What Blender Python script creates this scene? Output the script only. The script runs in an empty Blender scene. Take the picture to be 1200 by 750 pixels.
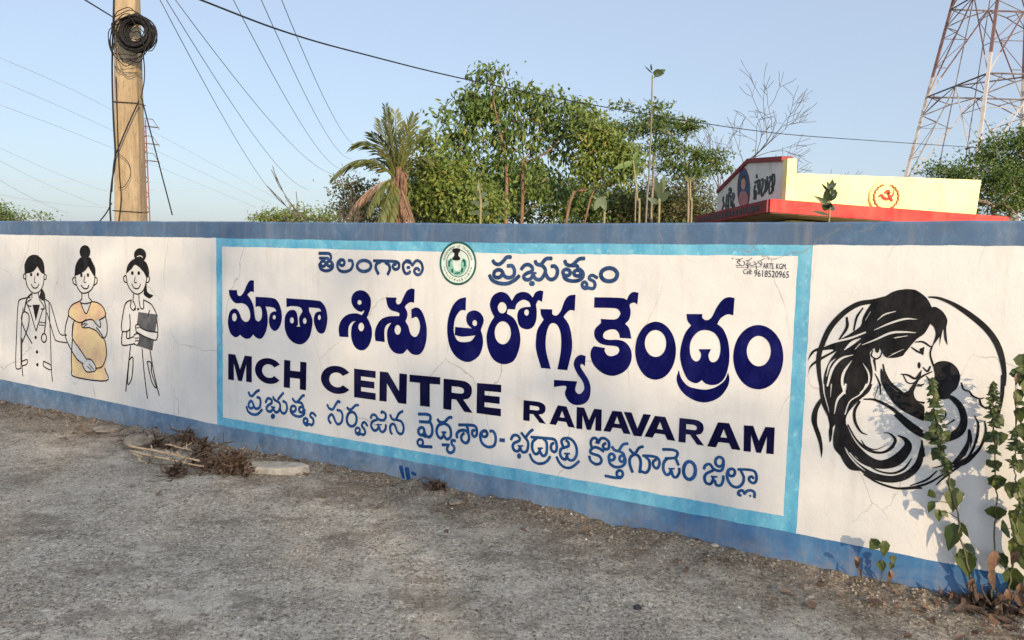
import bpy, math, random
from mathutils import Vector, Matrix, noise
from mathutils.geometry import delaunay_2d_cdt
rad = math.radians
sc = bpy.context.scene
col = sc.collection

# ------------------------------------------------------------------ camera
FPX, PITCH, ROLL, AZ, WD, CAMZ = 867.0, rad(4.66944437), rad(1.50516494), rad(29.07424078), 4.0, 1.56
FWD = Vector((0, math.cos(PITCH), -math.sin(PITCH)))
_r = Vector((1, 0, 0)); _u = _r.cross(FWD)
RIGHT = math.cos(ROLL) * _r + math.sin(ROLL) * _u
UP = -math.sin(ROLL) * _r + math.cos(ROLL) * _u
cam = bpy.data.cameras.new('camera'); camo = bpy.data.objects.new('camera', cam); col.objects.link(camo)
m = Matrix((RIGHT, UP, -FWD)).transposed().to_4x4(); m.translation = (0, 0, CAMZ)
camo.matrix_world = m
cam.sensor_fit = 'HORIZONTAL'; cam.sensor_width = 36; cam.lens = 36 * FPX / 1200
cam.clip_start = 0.05; cam.clip_end = 3000
sc.camera = camo
# ------------------------------------------------------------------ world, sun, exposure
SUN_EL, SUN_H = rad(15), Vector((0.41, -0.912, 0)).normalized()
w = bpy.data.worlds.new('World'); sc.world = w; w.use_nodes = True
nt = w.node_tree; bg = nt.nodes['Background']
sky = nt.nodes.new('ShaderNodeTexSky'); sky.sky_type = 'NISHITA'; sky.sun_disc = False
sky.sun_elevation = SUN_EL; sky.sun_rotation = math.atan2(SUN_H.x, SUN_H.y)
sky.altitude = 0; sky.air_density = 1.0; sky.dust_density = 2.0; sky.ozone_density = 2.2
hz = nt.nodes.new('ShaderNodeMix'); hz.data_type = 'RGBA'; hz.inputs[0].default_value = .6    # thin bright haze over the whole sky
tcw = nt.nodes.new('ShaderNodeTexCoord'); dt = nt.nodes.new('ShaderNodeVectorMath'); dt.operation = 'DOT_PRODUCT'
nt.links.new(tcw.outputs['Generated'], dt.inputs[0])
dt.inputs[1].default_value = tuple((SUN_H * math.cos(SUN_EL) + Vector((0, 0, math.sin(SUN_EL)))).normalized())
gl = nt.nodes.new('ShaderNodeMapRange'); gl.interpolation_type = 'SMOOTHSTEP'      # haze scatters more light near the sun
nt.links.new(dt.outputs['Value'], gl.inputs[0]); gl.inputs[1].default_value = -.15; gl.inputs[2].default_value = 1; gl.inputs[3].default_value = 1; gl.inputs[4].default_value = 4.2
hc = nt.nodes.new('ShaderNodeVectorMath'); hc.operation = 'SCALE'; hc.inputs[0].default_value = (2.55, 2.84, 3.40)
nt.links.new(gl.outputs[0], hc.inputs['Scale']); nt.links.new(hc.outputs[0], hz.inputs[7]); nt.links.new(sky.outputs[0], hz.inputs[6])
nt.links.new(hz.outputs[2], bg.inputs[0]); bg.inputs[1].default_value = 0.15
sl = bpy.data.lights.new('sun', 'SUN'); sl.energy = 4.2; sl.angle = rad(0.55); sl.color = (1.0, 0.77, 0.50)
so = bpy.data.objects.new('sun', sl); col.objects.link(so)
SDIR = (SUN_H * math.cos(SUN_EL) + Vector((0, 0, math.sin(SUN_EL)))).normalized()
so.rotation_euler = SDIR.to_track_quat('Z', 'Y').to_euler(); so.location = (10, -20, 20)
sc.view_settings.view_transform = 'Standard'; sc.view_settings.look = 'None'
sc.view_settings.gamma = 1.0; sc.view_settings.use_curve_mapping = False
sc.view_settings.exposure = 0.64
sc.cycles.max_bounces = 6; sc.cycles.transparent_max_bounces = 8

# ------------------------------------------------------------------ helpers
def ray(x, y):
    return (x - 600) / FPX * RIGHT - (y - 375) / FPX * UP + FWD
def at(x, y, Y):
    v = ray(x, y); return Vector((0, 0, CAMZ)) + v * (Y / v.y)
WN = Vector((math.sin(AZ), math.cos(AZ), 0)); WU = Vector((math.cos(AZ), -math.sin(AZ), 0))
def wall_at(x, y, d=0.0):           # a world point seen at (x,y), d metres in front of the wall
    v = ray(x, y); return Vector((0, 0, CAMZ)) + v * ((WD - d) / v.dot(WN))
def wall_xyz(u, d, z):              # world point from wall coordinates (d metres in front)
    return WU * u + WN * (WD - d) + Vector((0, 0, z))
def lerp_tab(tab, x):
    if x <= tab[0][0]: return tab[0][1]
    for (a, p), (b, q) in zip(tab, tab[1:]):
        if x <= b: return p + (q - p) * (x - a) / (b - a)
    return tab[-1][1]
BASE_TAB = [(-8.2, -.032), (-5, -.01), (-2.2, .028), (-.07, -.004), (.3, 0), (3, 0)]
def gz(x, y, fine=True):
    p = Vector((x, y, 0)); d = abs(WD - p.dot(WN)); u = p.dot(WU)
    r2 = x * x + (y - 4) ** 2
    fade = math.exp(-r2 / 400)
    z = lerp_tab(BASE_TAB, u) * math.exp(-d / .7)
    if fade < .02: return z
    z += fade * (.026 * math.exp(-d / .15) * (1 + .8 * noise.noise(Vector((u * 3, 7, 0))) + .8 * noise.noise(Vector((u * 11, 4, 0)))))
    z += fade * .018 * noise.noise(Vector((x * .7, y * .7, 0)))
    if fine:
        z += fade * (.007 * noise.noise(Vector((x * 4, y * 4, 3))) + .006 * noise.noise(Vector((x * 13, y * 13, 5))) + .007 * max(0, noise.noise(Vector((x * 29, y * 29, 9)))))
        near = math.exp(-d / .35)
        z += fade * near * .018 * noise.noise(Vector((x * 9, y * 9, 14)))
    return z

def tag(o, label=None, cat=None, group=None, kind=None):
    if label: o['label'] = label
    if cat: o['category'] = cat
    if group: o['group'] = group
    if kind: o['kind'] = kind
    return o
def thing(name, loc, label, cat, group=None, rotz=0):
    o = bpy.data.objects.new(name, None); o.empty_display_size = .2; col.objects.link(o)
    o.location = loc; o.rotation_euler = (0, 0, rotz)
    return tag(o, label, cat, group)

class MB:
    def __init__(s): s.v = []; s.f = []
    def poly(s, pts):
        n = len(s.v); s.v += [tuple(p) for p in pts]; s.f.append(tuple(range(n, n + len(pts))))
    def box(s, a, b):
        x0, y0, z0 = a; x1, y1, z1 = b
        s.hexa([(x0, y0, z0), (x1, y0, z0), (x1, y1, z0), (x0, y1, z0)], [(x0, y0, z1), (x1, y0, z1), (x1, y1, z1), (x0, y1, z1)])
    def hexa(s, lo, hi):
        n = len(s.v); k = len(lo); s.v += [tuple(p) for p in lo] + [tuple(p) for p in hi]
        s.f.append(tuple(n + i for i in reversed(range(k)))); s.f.append(tuple(n + k + i for i in range(k)))
        for i in range(k): j = (i + 1) % k; s.f.append((n + i, n + j, n + k + j, n + k + i))
    def tube(s, pts, rs, sides=6, caps=True):
        pts = [Vector(p) for p in pts]
        if not hasattr(rs, '__len__'): rs = [rs] * len(pts)
        n0 = len(s.v); prev = None
        for i, p in enumerate(pts):
            t = (pts[min(i + 1, len(pts) - 1)] - pts[max(i - 1, 0)])
            t = t.normalized() if t.length > 1e-9 else Vector((0, 0, 1))
            if prev is None:
                a = Vector((1, 0, 0)) if abs(t.x) < .8 else Vector((0, 1, 0))
            else: a = prev
            a = (a - t * a.dot(t)).normalized(); b = t.cross(a); prev = a
            for k in range(sides):
                q = 2 * math.pi * k / sides
                s.v.append(tuple(p + (a * math.cos(q) + b * math.sin(q)) * rs[i]))
        for i in range(len(pts) - 1):
            for k in range(sides):
                k2 = (k + 1) % sides
                s.f.append((n0 + i * sides + k, n0 + i * sides + k2, n0 + (i + 1) * sides + k2, n0 + (i + 1) * sides + k))
        if caps:
            s.f.append(tuple(n0 + k for k in reversed(range(sides)))); e = n0 + (len(pts) - 1) * sides
            s.f.append(tuple(e + k for k in range(sides)))
    def beam(s, a, b, r, sides=4): s.tube([a, b], r, sides)
    def lump(s, c, r, seed=0, flat=1.0, n=7):
        rnd = random.Random(seed); c = Vector(c); n0 = len(s.v); rings = 4
        ax = Matrix.Rotation(rnd.random() * 6, 3, 'Z')
        sx, sy = rnd.uniform(.75, 1.25), rnd.uniform(.75, 1.25)
        for i in range(1, rings):
            th = math.pi * i / rings
            for k in range(n):
                q = 2 * math.pi * k / n + i * .3; j = rnd.uniform(.8, 1.18)
                s.v.append(tuple(c + ax @ Vector((sx * math.sin(th) * math.cos(q) * r * j, sy * math.sin(th) * math.sin(q) * r * j, math.cos(th) * r * flat * j))))
        top = len(s.v); s.v.append(tuple(c + Vector((0, 0, r * flat)))); s.v.append(tuple(c - Vector((0, 0, r * flat))))
        for i in range(rings - 2):
            for k in range(n):
                k2 = (k + 1) % n; a = n0 + i * n; b = a + n
                s.f.append((a + k, b + k, b + k2, a + k2))
        for k in range(n):
            k2 = (k + 1) % n
            s.f.append((top, n0 + k, n0 + k2)); e = n0 + (rings - 2) * n; s.f.append((top + 1, e + k2, e + k))
    def build(s, name, mat, parent=None, smooth=False, loc=None):
        me = bpy.data.meshes.new(name)
        v = s.v
        if loc is not None: v = [(p[0] - loc[0], p[1] - loc[1], p[2] - loc[2]) for p in v]
        me.from_pydata(v, [], s.f)
        if smooth: me.polygons.foreach_set('use_smooth', [True] * len(me.polygons))
        me.materials.append(mat); me.update()
        o = bpy.data.objects.new(name, me); col.objects.link(o)
        if parent: o.parent = parent
        elif loc is not None: o.location = loc
        return o

# ------------------------------------------------------------------ materials
class NT:
    def __init__(s, name, rough=.85, spec=.3):
        s.m = bpy.data.materials.new(name); s.m.use_nodes = True; s.t = s.m.node_tree
        s.b = s.t.nodes['Principled BSDF']; s.b.inputs['Roughness'].default_value = rough
        s.b.inputs['Specular IOR Level'].default_value = spec
        s.tc = s.t.nodes.new('ShaderNodeTexCoord')
    def link(s, a, b): s.t.links.new(a, b)
    def val(s, sock, x):
        if isinstance(x, (int, float)): sock.default_value = x
        elif isinstance(x, tuple): sock.default_value = x if len(x) == 4 or sock.type != 'RGBA' else x + (1,)
        else: s.link(x, sock)
    def math(s, op, a, b=0.0, c=None, clamp=False):
        n = s.t.nodes.new('ShaderNodeMath'); n.operation = op; n.use_clamp = clamp
        s.val(n.inputs[0], a); s.val(n.inputs[1], b)
        if c is not None: s.val(n.inputs[2], c)
        return n.outputs[0]
    def obj(s, scale=(1, 1, 1)):
        mp = s.t.nodes.new('ShaderNodeMapping'); mp.inputs['Scale'].default_value = scale
        s.link(s.tc.outputs['Object'], mp.inputs[0]); return mp.outputs[0]
    def noise(s, scale, detail=4, rough=.6, vec=None, dist=0):
        n = s.t.nodes.new('ShaderNodeTexNoise'); n.inputs['Scale'].default_value = scale; n.inputs['Detail'].default_value = detail
        n.inputs['Roughness'].default_value = rough; n.inputs['Distortion'].default_value = dist
        s.link(vec if vec is not None else s.tc.outputs['Object'], n.inputs['Vector']); return n.outputs[0]
    def vor(s, scale, feature='F1', vec=None, out=0):
        n = s.t.nodes.new('ShaderNodeTexVoronoi'); n.feature = feature; n.inputs['Scale'].default_value = scale
        s.link(vec if vec is not None else s.tc.outputs['Object'], n.inputs['Vector']); return n.outputs[out]
    def ramp(s, fac, a, b, lo=0.0, hi=1.0):
        n = s.t.nodes.new('ShaderNodeMapRange'); n.inputs[1].default_value = a; n.inputs[2].default_value = b
        n.inputs[3].default_value = lo; n.inputs[4].default_value = hi; s.val(n.inputs[0], fac); return n.outputs[0]
    def mix(s, fac, a, b, mode='MIX'):
        n = s.t.nodes.new('ShaderNodeMix'); n.data_type = 'RGBA'; n.blend_type = mode
        s.val(n.inputs[0], fac); s.val(n.inputs[6], a); s.val(n.inputs[7], b); return n.outputs[2]
    def sep(s):
        n = s.t.nodes.new('ShaderNodeSeparateXYZ'); s.link(s.tc.outputs['Object'], n.inputs[0]); return n.outputs
    def island(s):
        return s.t.nodes.new('ShaderNodeNewGeometry').outputs['Random Per Island']
    def color(s, c): s.val(s.b.inputs['Base Color'], c); return s
    def bump(s, h, strength=.3, dist=.01):
        n = s.t.nodes.new('ShaderNodeBump'); n.inputs['Strength'].default_value = strength; n.inputs['Distance'].default_value = dist
        s.link(h, n.inputs['Height']); s.link(n.outputs[0], s.b.inputs['Normal']); return s
def simple(name, c1, c2, scale=6, rough=.85, bump=.2, bd=.01, spec=.3, stretch=(1, 1, 1), lo=.35, hi=.65):
    n = NT(name, rough, spec); v = n.obj(stretch)
    f = n.noise(scale, 5, .65, v)
    n.color(n.mix(n.ramp(f, lo, hi), c1, c2)); n.bump(n.noise(scale * 5, 3, .6, v), bump, bd); return n.m
def leaf_mat(name, c1, c2, c3, trans=.25, rough=.5):
    n = NT(name, rough, .35); r = n.island()
    c = n.mix(n.ramp(r, 0, .7), c1, c2); c = n.mix(n.ramp(r, .93, .98), c, c3)
    n.color(c)
    tr = n.t.nodes.new('ShaderNodeBsdfTranslucent'); n.link(c, tr.inputs[0])
    ms = n.t.nodes.new('ShaderNodeMixShader'); ms.inputs[0].default_value = trans
    out = n.t.nodes['Material Output']; n.link(n.b.outputs[0], ms.inputs[1]); n.link(tr.outputs[0], ms.inputs[2]); n.link(ms.outputs[0], out.inputs[0])
    return n.m
def plaster_bump(n):
    a = n.noise(9, 4, .6); b = n.noise(120, 3, .6); s = n.noise(28, 4, .7, n.obj((1, 1, .35)))
    h = n.math('ADD', n.math('MULTIPLY', a, .8), n.math('ADD', n.math('MULTIPLY', b, .18), n.math('MULTIPLY', s, .35)))
    n.bump(h, .35, .012)
def dirt(n, c, amt=1.0):
    st = n.noise(3.0, 5, .65, n.obj((3.5, 1, .35)))          # vertical rain streaks
    c = n.mix(n.math('MULTIPLY', n.ramp(st, .52, .75), .22 * amt), c, (.30, .27, .23))
    sp = n.noise(45, 3, .7)
    c = n.mix(n.math('MULTIPLY', n.ramp(sp, .66, .74), .35 * amt), c, (.30, .26, .22))
    return c
def paint_mat(name, c1, c2, chip=.0):
    n = NT(name, .9, .05)
    f = n.noise(14, 5, .7, n.obj((1, 1, .6)))
    c = n.mix(n.ramp(f, .35, .7), c1, c2)
    c = n.mix(n.math('MULTIPLY', n.ramp(n.noise(5, 5, .7, n.obj((1, 1, .45))), .5, .75), .35), c, tuple(min(1, 2.2 * q + .02) for q in c2))
    if chip:
        c = n.mix(n.math('MULTIPLY', n.ramp(n.noise(60, 4, .75), .64, .70), chip), c, (.55, .54, .5))
    n.color(c); plaster_bump(n); return n.m
def curve_u(n, u, tab, a=-10.0, b=4.0):
    """piecewise level along the wall: sum of map ranges"""
    out = None
    for (x0, y0), (x1, y1) in zip(tab, tab[1:]):
        r = n.ramp(u, x0, x1, 0, y1 - y0)
        out = r if out is None else n.math('ADD', out, r)
    return n.math('ADD', out, tab[0][1])
def wall_material():
    n = NT('painted_plaster', .85, .25); X = n.sep(); u, z = X[0], X[2]
    wob = n.math('MULTIPLY', n.math('SUBTRACT', n.noise(7, 4, .6), .5), .016)
    zz = n.math('ADD', z, wob); uu = n.math('ADD', u, n.math('MULTIPLY', n.math('SUBTRACT', n.noise(5, 3, .6, n.obj((1, 1, 1.3))), .5), .014))
    gt = lambda a, b: n.math('GREATER_THAN', a, b)
    C = CAMZ
    top = gt(zz, curve_u(n, u, [(-8.1, C + .116), (-4.9, C + .108), (-2.24, C + .10), (-.64, C + .111), (.37, C + .12)]))
    low = n.math('LESS_THAN', zz, curve_u(n, u, [(-8.2, C - 1.356), (-7, C - 1.364), (-4.92, C - 1.392), (-2.45, C - 1.384), (-.5, C - 1.378), (.28, C - 1.384)]))
    inside = n.math('MULTIPLY', gt(uu, -4.925), n.math('LESS_THAN', uu, -.503))
    core = n.math('MULTIPLY', n.math('MULTIPLY', gt(uu, -4.855), n.math('LESS_THAN', uu, -.572)),
                  n.math('MULTIPLY', n.math('LESS_THAN', zz, curve_u(n, u, [(-4.84, C + .043), (-2.24, C + .036), (-.57, C + .055)])),
                         gt(zz, curve_u(n, u, [(-4.85, C - 1.324), (-2.2, C - 1.306), (-.57, C - 1.299)]))))
    frame = n.math('MULTIPLY', inside, n.math('SUBTRACT', 1.0, core))
    big = n.noise(1.3, 5, .6); med = n.noise(6, 5, .65); fin = n.noise(22, 4, .7)
    white = n.mix(n.ramp(big, .35, .68), (.455, .45, .43), (.53, .52, .495))
    white = n.mix(n.math('MULTIPLY', n.ramp(med, .48, .70), .5), white, (.43, .44, .445))
    white = n.mix(n.math('MULTIPLY', n.ramp(n.noise(2.6, 7, .75), .56, .66), .22), white, (.36, .33, .28)); white = dirt(n, white, 1.25)
    cy = n.mix(n.ramp(n.noise(9, 5, .7, n.obj((1, 1, .5))), .36, .66), (.055, .235, .365), (.125, .35, .455))
    cy = n.mix(n.ramp(fin, .55, .75), cy, (.21, .41, .485)); cy = dirt(n, cy, .6)
    bl = n.mix(n.ramp(n.noise(4.5, 6, .72, n.obj((1, 1, .7))), .34, .66), (.042, .105, .185), (.135, .20, .28))
    bl = n.mix(n.math('MULTIPLY', n.ramp(n.noise(13, 5, .75), .52, .72), .6), bl, (.22, .30, .42))
    bl = n.mix(n.math('MULTIPLY', n.ramp(u, -2.5, -.2), n.math('LESS_THAN', z, 1.0)), bl, n.mix(n.ramp(med, .35, .65), (.016, .080, .205), (.045, .135, .26)))
    bl = n.mix(n.math('MULTIPLY', n.math('MULTIPLY', gt(z, 1.0), n.ramp(n.noise(2.4, 6, .7), .44, .6)), .8), bl, (.085, .11, .15))
    bl = n.mix(n.math('MULTIPLY', gt(z, 1.0),   .55), bl, (.032, .068, .135)); bl = n.mix(n.math('MULTIPLY', n.ramp(n.noise(2.2, 7, .78, n.obj((1.5, 1, .8))), .52, .62), .35), bl, (.05, .075, .115)); bl = dirt(n, bl, 1.1)
    # splashed soil along the foot of the wall
    c = n.mix(frame, white, cy); c = n.mix(n.math('MAXIMUM', top, low), c, bl)
    foot = n.math('MULTIPLY', n.ramp(n.math('ADD', z, n.math('MULTIPLY', n.noise(5, 6, .75), .22)), .27, .08), n.ramp(fin, .35, .65))
    c = n.mix(n.math('MULTIPLY', foot, .7), c, (.20, .165, .13))
    # hairline cracks
    cv = n.obj((1.5, 1, .9)); dn = n.t.nodes.new('ShaderNodeTexNoise'); dn.inputs['Scale'].default_value = 3.5; dn.inputs['Detail'].default_value = 5; n.link(cv, dn.inputs[0])
    vm = n.t.nodes.new('ShaderNodeMix'); vm.data_type = 'VECTOR'; vm.inputs[0].default_value = .15; n.link(cv, vm.inputs[4]); n.link(dn.outputs[1], vm.inputs[5])
    cr = n.vor(1.15, 'DISTANCE_TO_EDGE', vm.outputs[1])
    crk = n.math('MULTIPLY', n.math('LESS_THAN', cr, .0026), n.ramp(n.noise(1.1, 3, .6), .44, .56))
    c = n.mix(n.math('MULTIPLY', crk, .55), c, (.16, .14, .12))
    n.color(c); plaster_bump(n); return n.m

M = {}
M['wall'] = wall_material()
M['wall_top'] = simple('weathered_cement', (.17, .20, .25), (.30, .30, .29), 8, .9, .5)
M['navy'] = paint_mat('navy_paint', (.0016, .0022, .040), (.003, .004, .062), .04)
M['ink'] = paint_mat('dark_navy_paint', (.002, .002, .018), (.004, .004, .030), .04)
M['blue'] = paint_mat('blue_paint', (.006, .030, .105), (.018, .070, .18), .08)
M['steel'] = paint_mat('grey_blue_paint', (.009, .024, .075), (.028, .060, .14), .1)
M['black'] = paint_mat('black_paint', (.006, .006, .007), (.018, .018, .019), .07)
M['charcoal'] = paint_mat('charcoal_paint', (.05, .05, .055), (.10, .10, .105), .15)
M['green'] = paint_mat('dark_green_paint', (.008, .05, .045), (.02, .09, .075), .1)
M['seal_green'] = paint_mat('sea_green_paint', (.10, .26, .20), (.22, .40, .32), .2)
M['seal_white'] = paint_mat('white_paint', (.40, .47, .42), (.52, .57, .51), .0)
def dress_mat():
    n = NT('watercolour_dress_paint', .75, .3); X = n.sep()
    f = n.noise(3.5, 4, .6)
    c = n.mix(n.ramp(f, .35, .62), (.52, .345, .22), (.60, .48, .24))
    d = n.ramp(n.math('ADD', X[0], n.math('MULTIPLY', f, .25)), -6.66, -6.36)     # pink on the shoulder side of the blouse
    up = n.ramp(X[2], .98, 1.12)
    c = n.mix(n.math('MULTIPLY', n.math('SUBTRACT', 1.0, d), up), c, (.56, .25, .20))
    c = n.mix(n.math('MULTIPLY', n.ramp(n.noise(6, 4, .6), .45, .7), .6), c, (.44, .27, .19))
    n.color(c); n.b.inputs['Specular IOR Level'].default_value = .12; plaster_bump(n); return n.m
M['dress'] = dress_mat()
def concrete_mat():
    n = NT('tan_concrete', .92, .2); f = n.noise(3, 6, .7, n.obj((4, 4, .5))); g = n.noise(30, 4, .7, n.obj((1, 1, .4)))
    c = n.mix(n.ramp(f, .36, .64), (.17, .128, .078), (.315, .245, .155)); c = n.mix(n.math('MULTIPLY', n.ramp(g, .55, .72), .6), c, (.11, .085, .06))
    c = n.mix(n.math('MULTIPLY', n.ramp(n.noise(7, 5, .7, n.obj((5, 5, .35))), .58, .72), .5), c, (.17, .135, .095))
    n.color(c); n.bump(n.math('ADD', g, f), .5, .01); return n.m
M['concrete'] = concrete_mat()
M['cable'] = simple('black_cable', (.008, .008, .009), (.02, .02, .02), 20, .6, .05, .01, .12)
M['wire'] = simple('grey_wire', (.06, .065, .07), (.10, .105, .11), 20, .6, .05)
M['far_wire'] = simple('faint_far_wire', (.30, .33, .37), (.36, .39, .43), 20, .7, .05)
M['red_steel'] = simple('rusty_red_steel', (.13, .045, .035), (.20, .08, .06), 3, .7, .1)
def tower_mat():
    n = NT('banded_tower_paint', .6, .3); z = n.sep()[2]
    band = n.math('GREATER_THAN', n.math('MODULO', n.math('ADD', z, 4.6), 18.6), 9.3)
    rust = n.ramp(n.noise(.9, 5, .7), .5, .66)
    wh = n.mix(n.math('MULTIPLY', rust, .55), (.40, .375, .355), (.17, .11, .09)); rd = n.mix(n.math('MULTIPLY', rust, .8), (.14, .08, .07), (.085, .06, .055))
    n.color(n.mix(band, rd, wh)); return n.m
M['tower'] = tower_mat()
M['brace'] = simple('grey_rust_steel', (.07, .055, .055), (.20, .175, .165), 1.2, .65, .05)
def stained(name, c1, c2):
    n = NT(name, .85, .15); f = n.noise(1.6, 5, .65); st = n.noise(3, 5, .7, n.obj((2.2, 2.2, .35)))
    c = n.mix(n.ramp(f, .35, .65), c1, c2); c = n.mix(n.math('MULTIPLY', n.ramp(st, .5, .72), .28), c, (.20, .16, .12))
    c = n.mix(n.math('MULTIPLY', n.ramp(n.noise(26, 4, .7), .62, .72), .25), c, (.35, .30, .24)); n.color(c); n.bump(n.noise(14, 5, .7), .3, .01); return n.m
M['yellow'] = stained('yellow_weathered', (.76, .695, .27), (.83, .775, .35))
M['red'] = stained('red_weathered', (.47, .035, .035), (.62, .075, .06))
M['shaded_soffit'] = simple('soffit_shade_brown', (.10, .075, .05), (.17, .13, .09), 2, .9, .2)  # dark brown stands for the shade under the red slab
M['maroon'] = simple('maroon_paint', (.16, .025, .03), (.24, .045, .045), 3, .7, .1)
M['offwhite'] = stained('offwhite_weathered', (.56, .56, .50), (.68, .675, .61))
M['letter'] = simple('black_lettering', (.02, .035, .03), (.04, .06, .055), 5, .6, .05)
M['oval_blue'] = simple('blue_portrait_ground', (.018, .05, .13), (.03, .08, .18), 5, .6, .05)
M['skin'] = simple('painted_skin', (.42, .24, .16), (.50, .30, .21), 6, .7, .05)
M['shirt'] = simple('painted_shirt', (.30, .13, .12), (.40, .22, .20), 6, .7, .05)
M['dark_glass'] = simple('dark_tiles', (.025, .03, .035), (.06, .065, .07), 9, .5, .05)
M['emblem_red'] = simple('emblem_red', (.42, .03, .02), (.50, .05, .035), 8, .7, .05)
M['emblem_ochre'] = simple('wreath_ochre', (.26, .07, .03), (.36, .12, .05), 8, .7, .05)
M['bark_red'] = simple('reddish_bark', (.11, .068, .045), (.21, .135, .09), 4, .9, .4, .01, .2, (3, 3, .6))
M['bark'] = simple('grey_bark', (.14, .115, .085), (.25, .21, .16), 4, .9, .4, .01, .2, (3, 3, .6))
M['twig'] = simple('bare_twig', (.055, .043, .035), (.10, .08, .065), 4, .9, .1)
M['leaf_mid'] = leaf_mat('mid_green_leaves', (.040, .080, .018), (.105, .155, .032), (.22, .21, .06))
M['leaf_yellow'] = leaf_mat('yellow_green_leaves', (.065, .108, .020), (.150, .195, .036), (.26, .23, .06))
M['leaf_dark'] = leaf_mat('dark_green_leaves', (.022, .050, .012), (.055, .095, .018), (.12, .13, .03))
M['leaf_lush'] = leaf_mat('lush_green_leaves', (.035, .075, .014), (.085, .135, .022), (.14, .16, .04))
M['leaf_olive'] = leaf_mat('olive_leaves', (.060, .070, .025), (.115, .115, .040), (.17, .12, .05))
M['frond'] = leaf_mat('palm_frond_green', (.055, .075, .018), (.115, .125, .033), (.19, .15, .055))
M['frond_dry'] = leaf_mat('dry_palm_frond', (.13, .08, .05), (.22, .14, .09), (.11, .065, .04), .1)
M['palm_bark'] = simple('palm_bark', (.16, .13, .10), (.28, .24, .19), 6, .9, .5)
M['palm_fibre'] = simple('palm_fibre', (.09, .05, .032), (.19, .115, .075), 12, .95, .4)
M['milk_leaf'] = leaf_mat('grey_green_leaves', (.045, .068, .040), (.09, .115, .055), (.20, .20, .08), .2, .45)
M['milk_dark'] = leaf_mat('deep_green_sapling_leaves', (.02, .04, .02), (.045, .065, .03), (.06, .08, .03), .12, .4)
M['stem_pale'] = simple('pale_green_stem', (.13, .12, .06), (.22, .20, .10), 6, .7, .1)
M['stem_grey'] = simple('grey_brown_stem', (.10, .095, .07), (.18, .165, .13), 9, .8, .2)
def weed_leaf(name, a, b, c):
    n = NT(name, .5, .4); r = n.island()
    col_ = n.mix(r, a, b); col_ = n.mix(n.math('MULTIPLY', n.ramp(n.noise(28, 4, .7), .5, .72), .6), col_, c)
    n.color(col_); n.bump(n.noise(90, 3, .6), .4, .004)
    tr = n.t.nodes.new('ShaderNodeBsdfTranslucent'); n.link(col_, tr.inputs[0]); ms = n.t.nodes.new('ShaderNodeMixShader'); ms.inputs[0].default_value = .22
    n.link(n.b.outputs[0], ms.inputs[1]); n.link(tr.outputs[0], ms.inputs[2]); n.link(ms.outputs[0], n.t.nodes['Material Output'].inputs[0]); return n.m
M['weed'] = weed_leaf('weed_leaves', (.016, .034, .008), (.060, .082, .016), (.14, .14, .028))
M['weed_stem'] = simple('weed_stem', (.055, .058, .025), (.10, .085, .045), 20, .7, .1)
M['dead_leaf'] = weed_leaf('withered_leaves', (.085, .045, .028), (.20, .125, .08), (.05, .028, .02))
M['straw'] = simple('dry_stalk', (.34, .23, .13), (.48, .36, .22), 14, .85, .3, .004)
M['brush'] = simple('dry_brush', (.045, .031, .022), (.115, .078, .052), 12, .95, .3, .004)
M['dry_leaf'] = weed_leaf('dark_dry_leaves', (.032, .020, .014), (.10, .064, .042), (.02, .014, .010))
M['stone'] = simple('rough_stone', (.12, .10, .078), (.25, .21, .16), 14, .95, .6, .01)
M['slab_stone'] = simple('pale_stone', (.21, .185, .145), (.36, .325, .265), 16, .9, .5, .008)
M['coal'] = simple('black_lump', (.012, .012, .014), (.04, .04, .042), 30, .7, .4)
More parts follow.
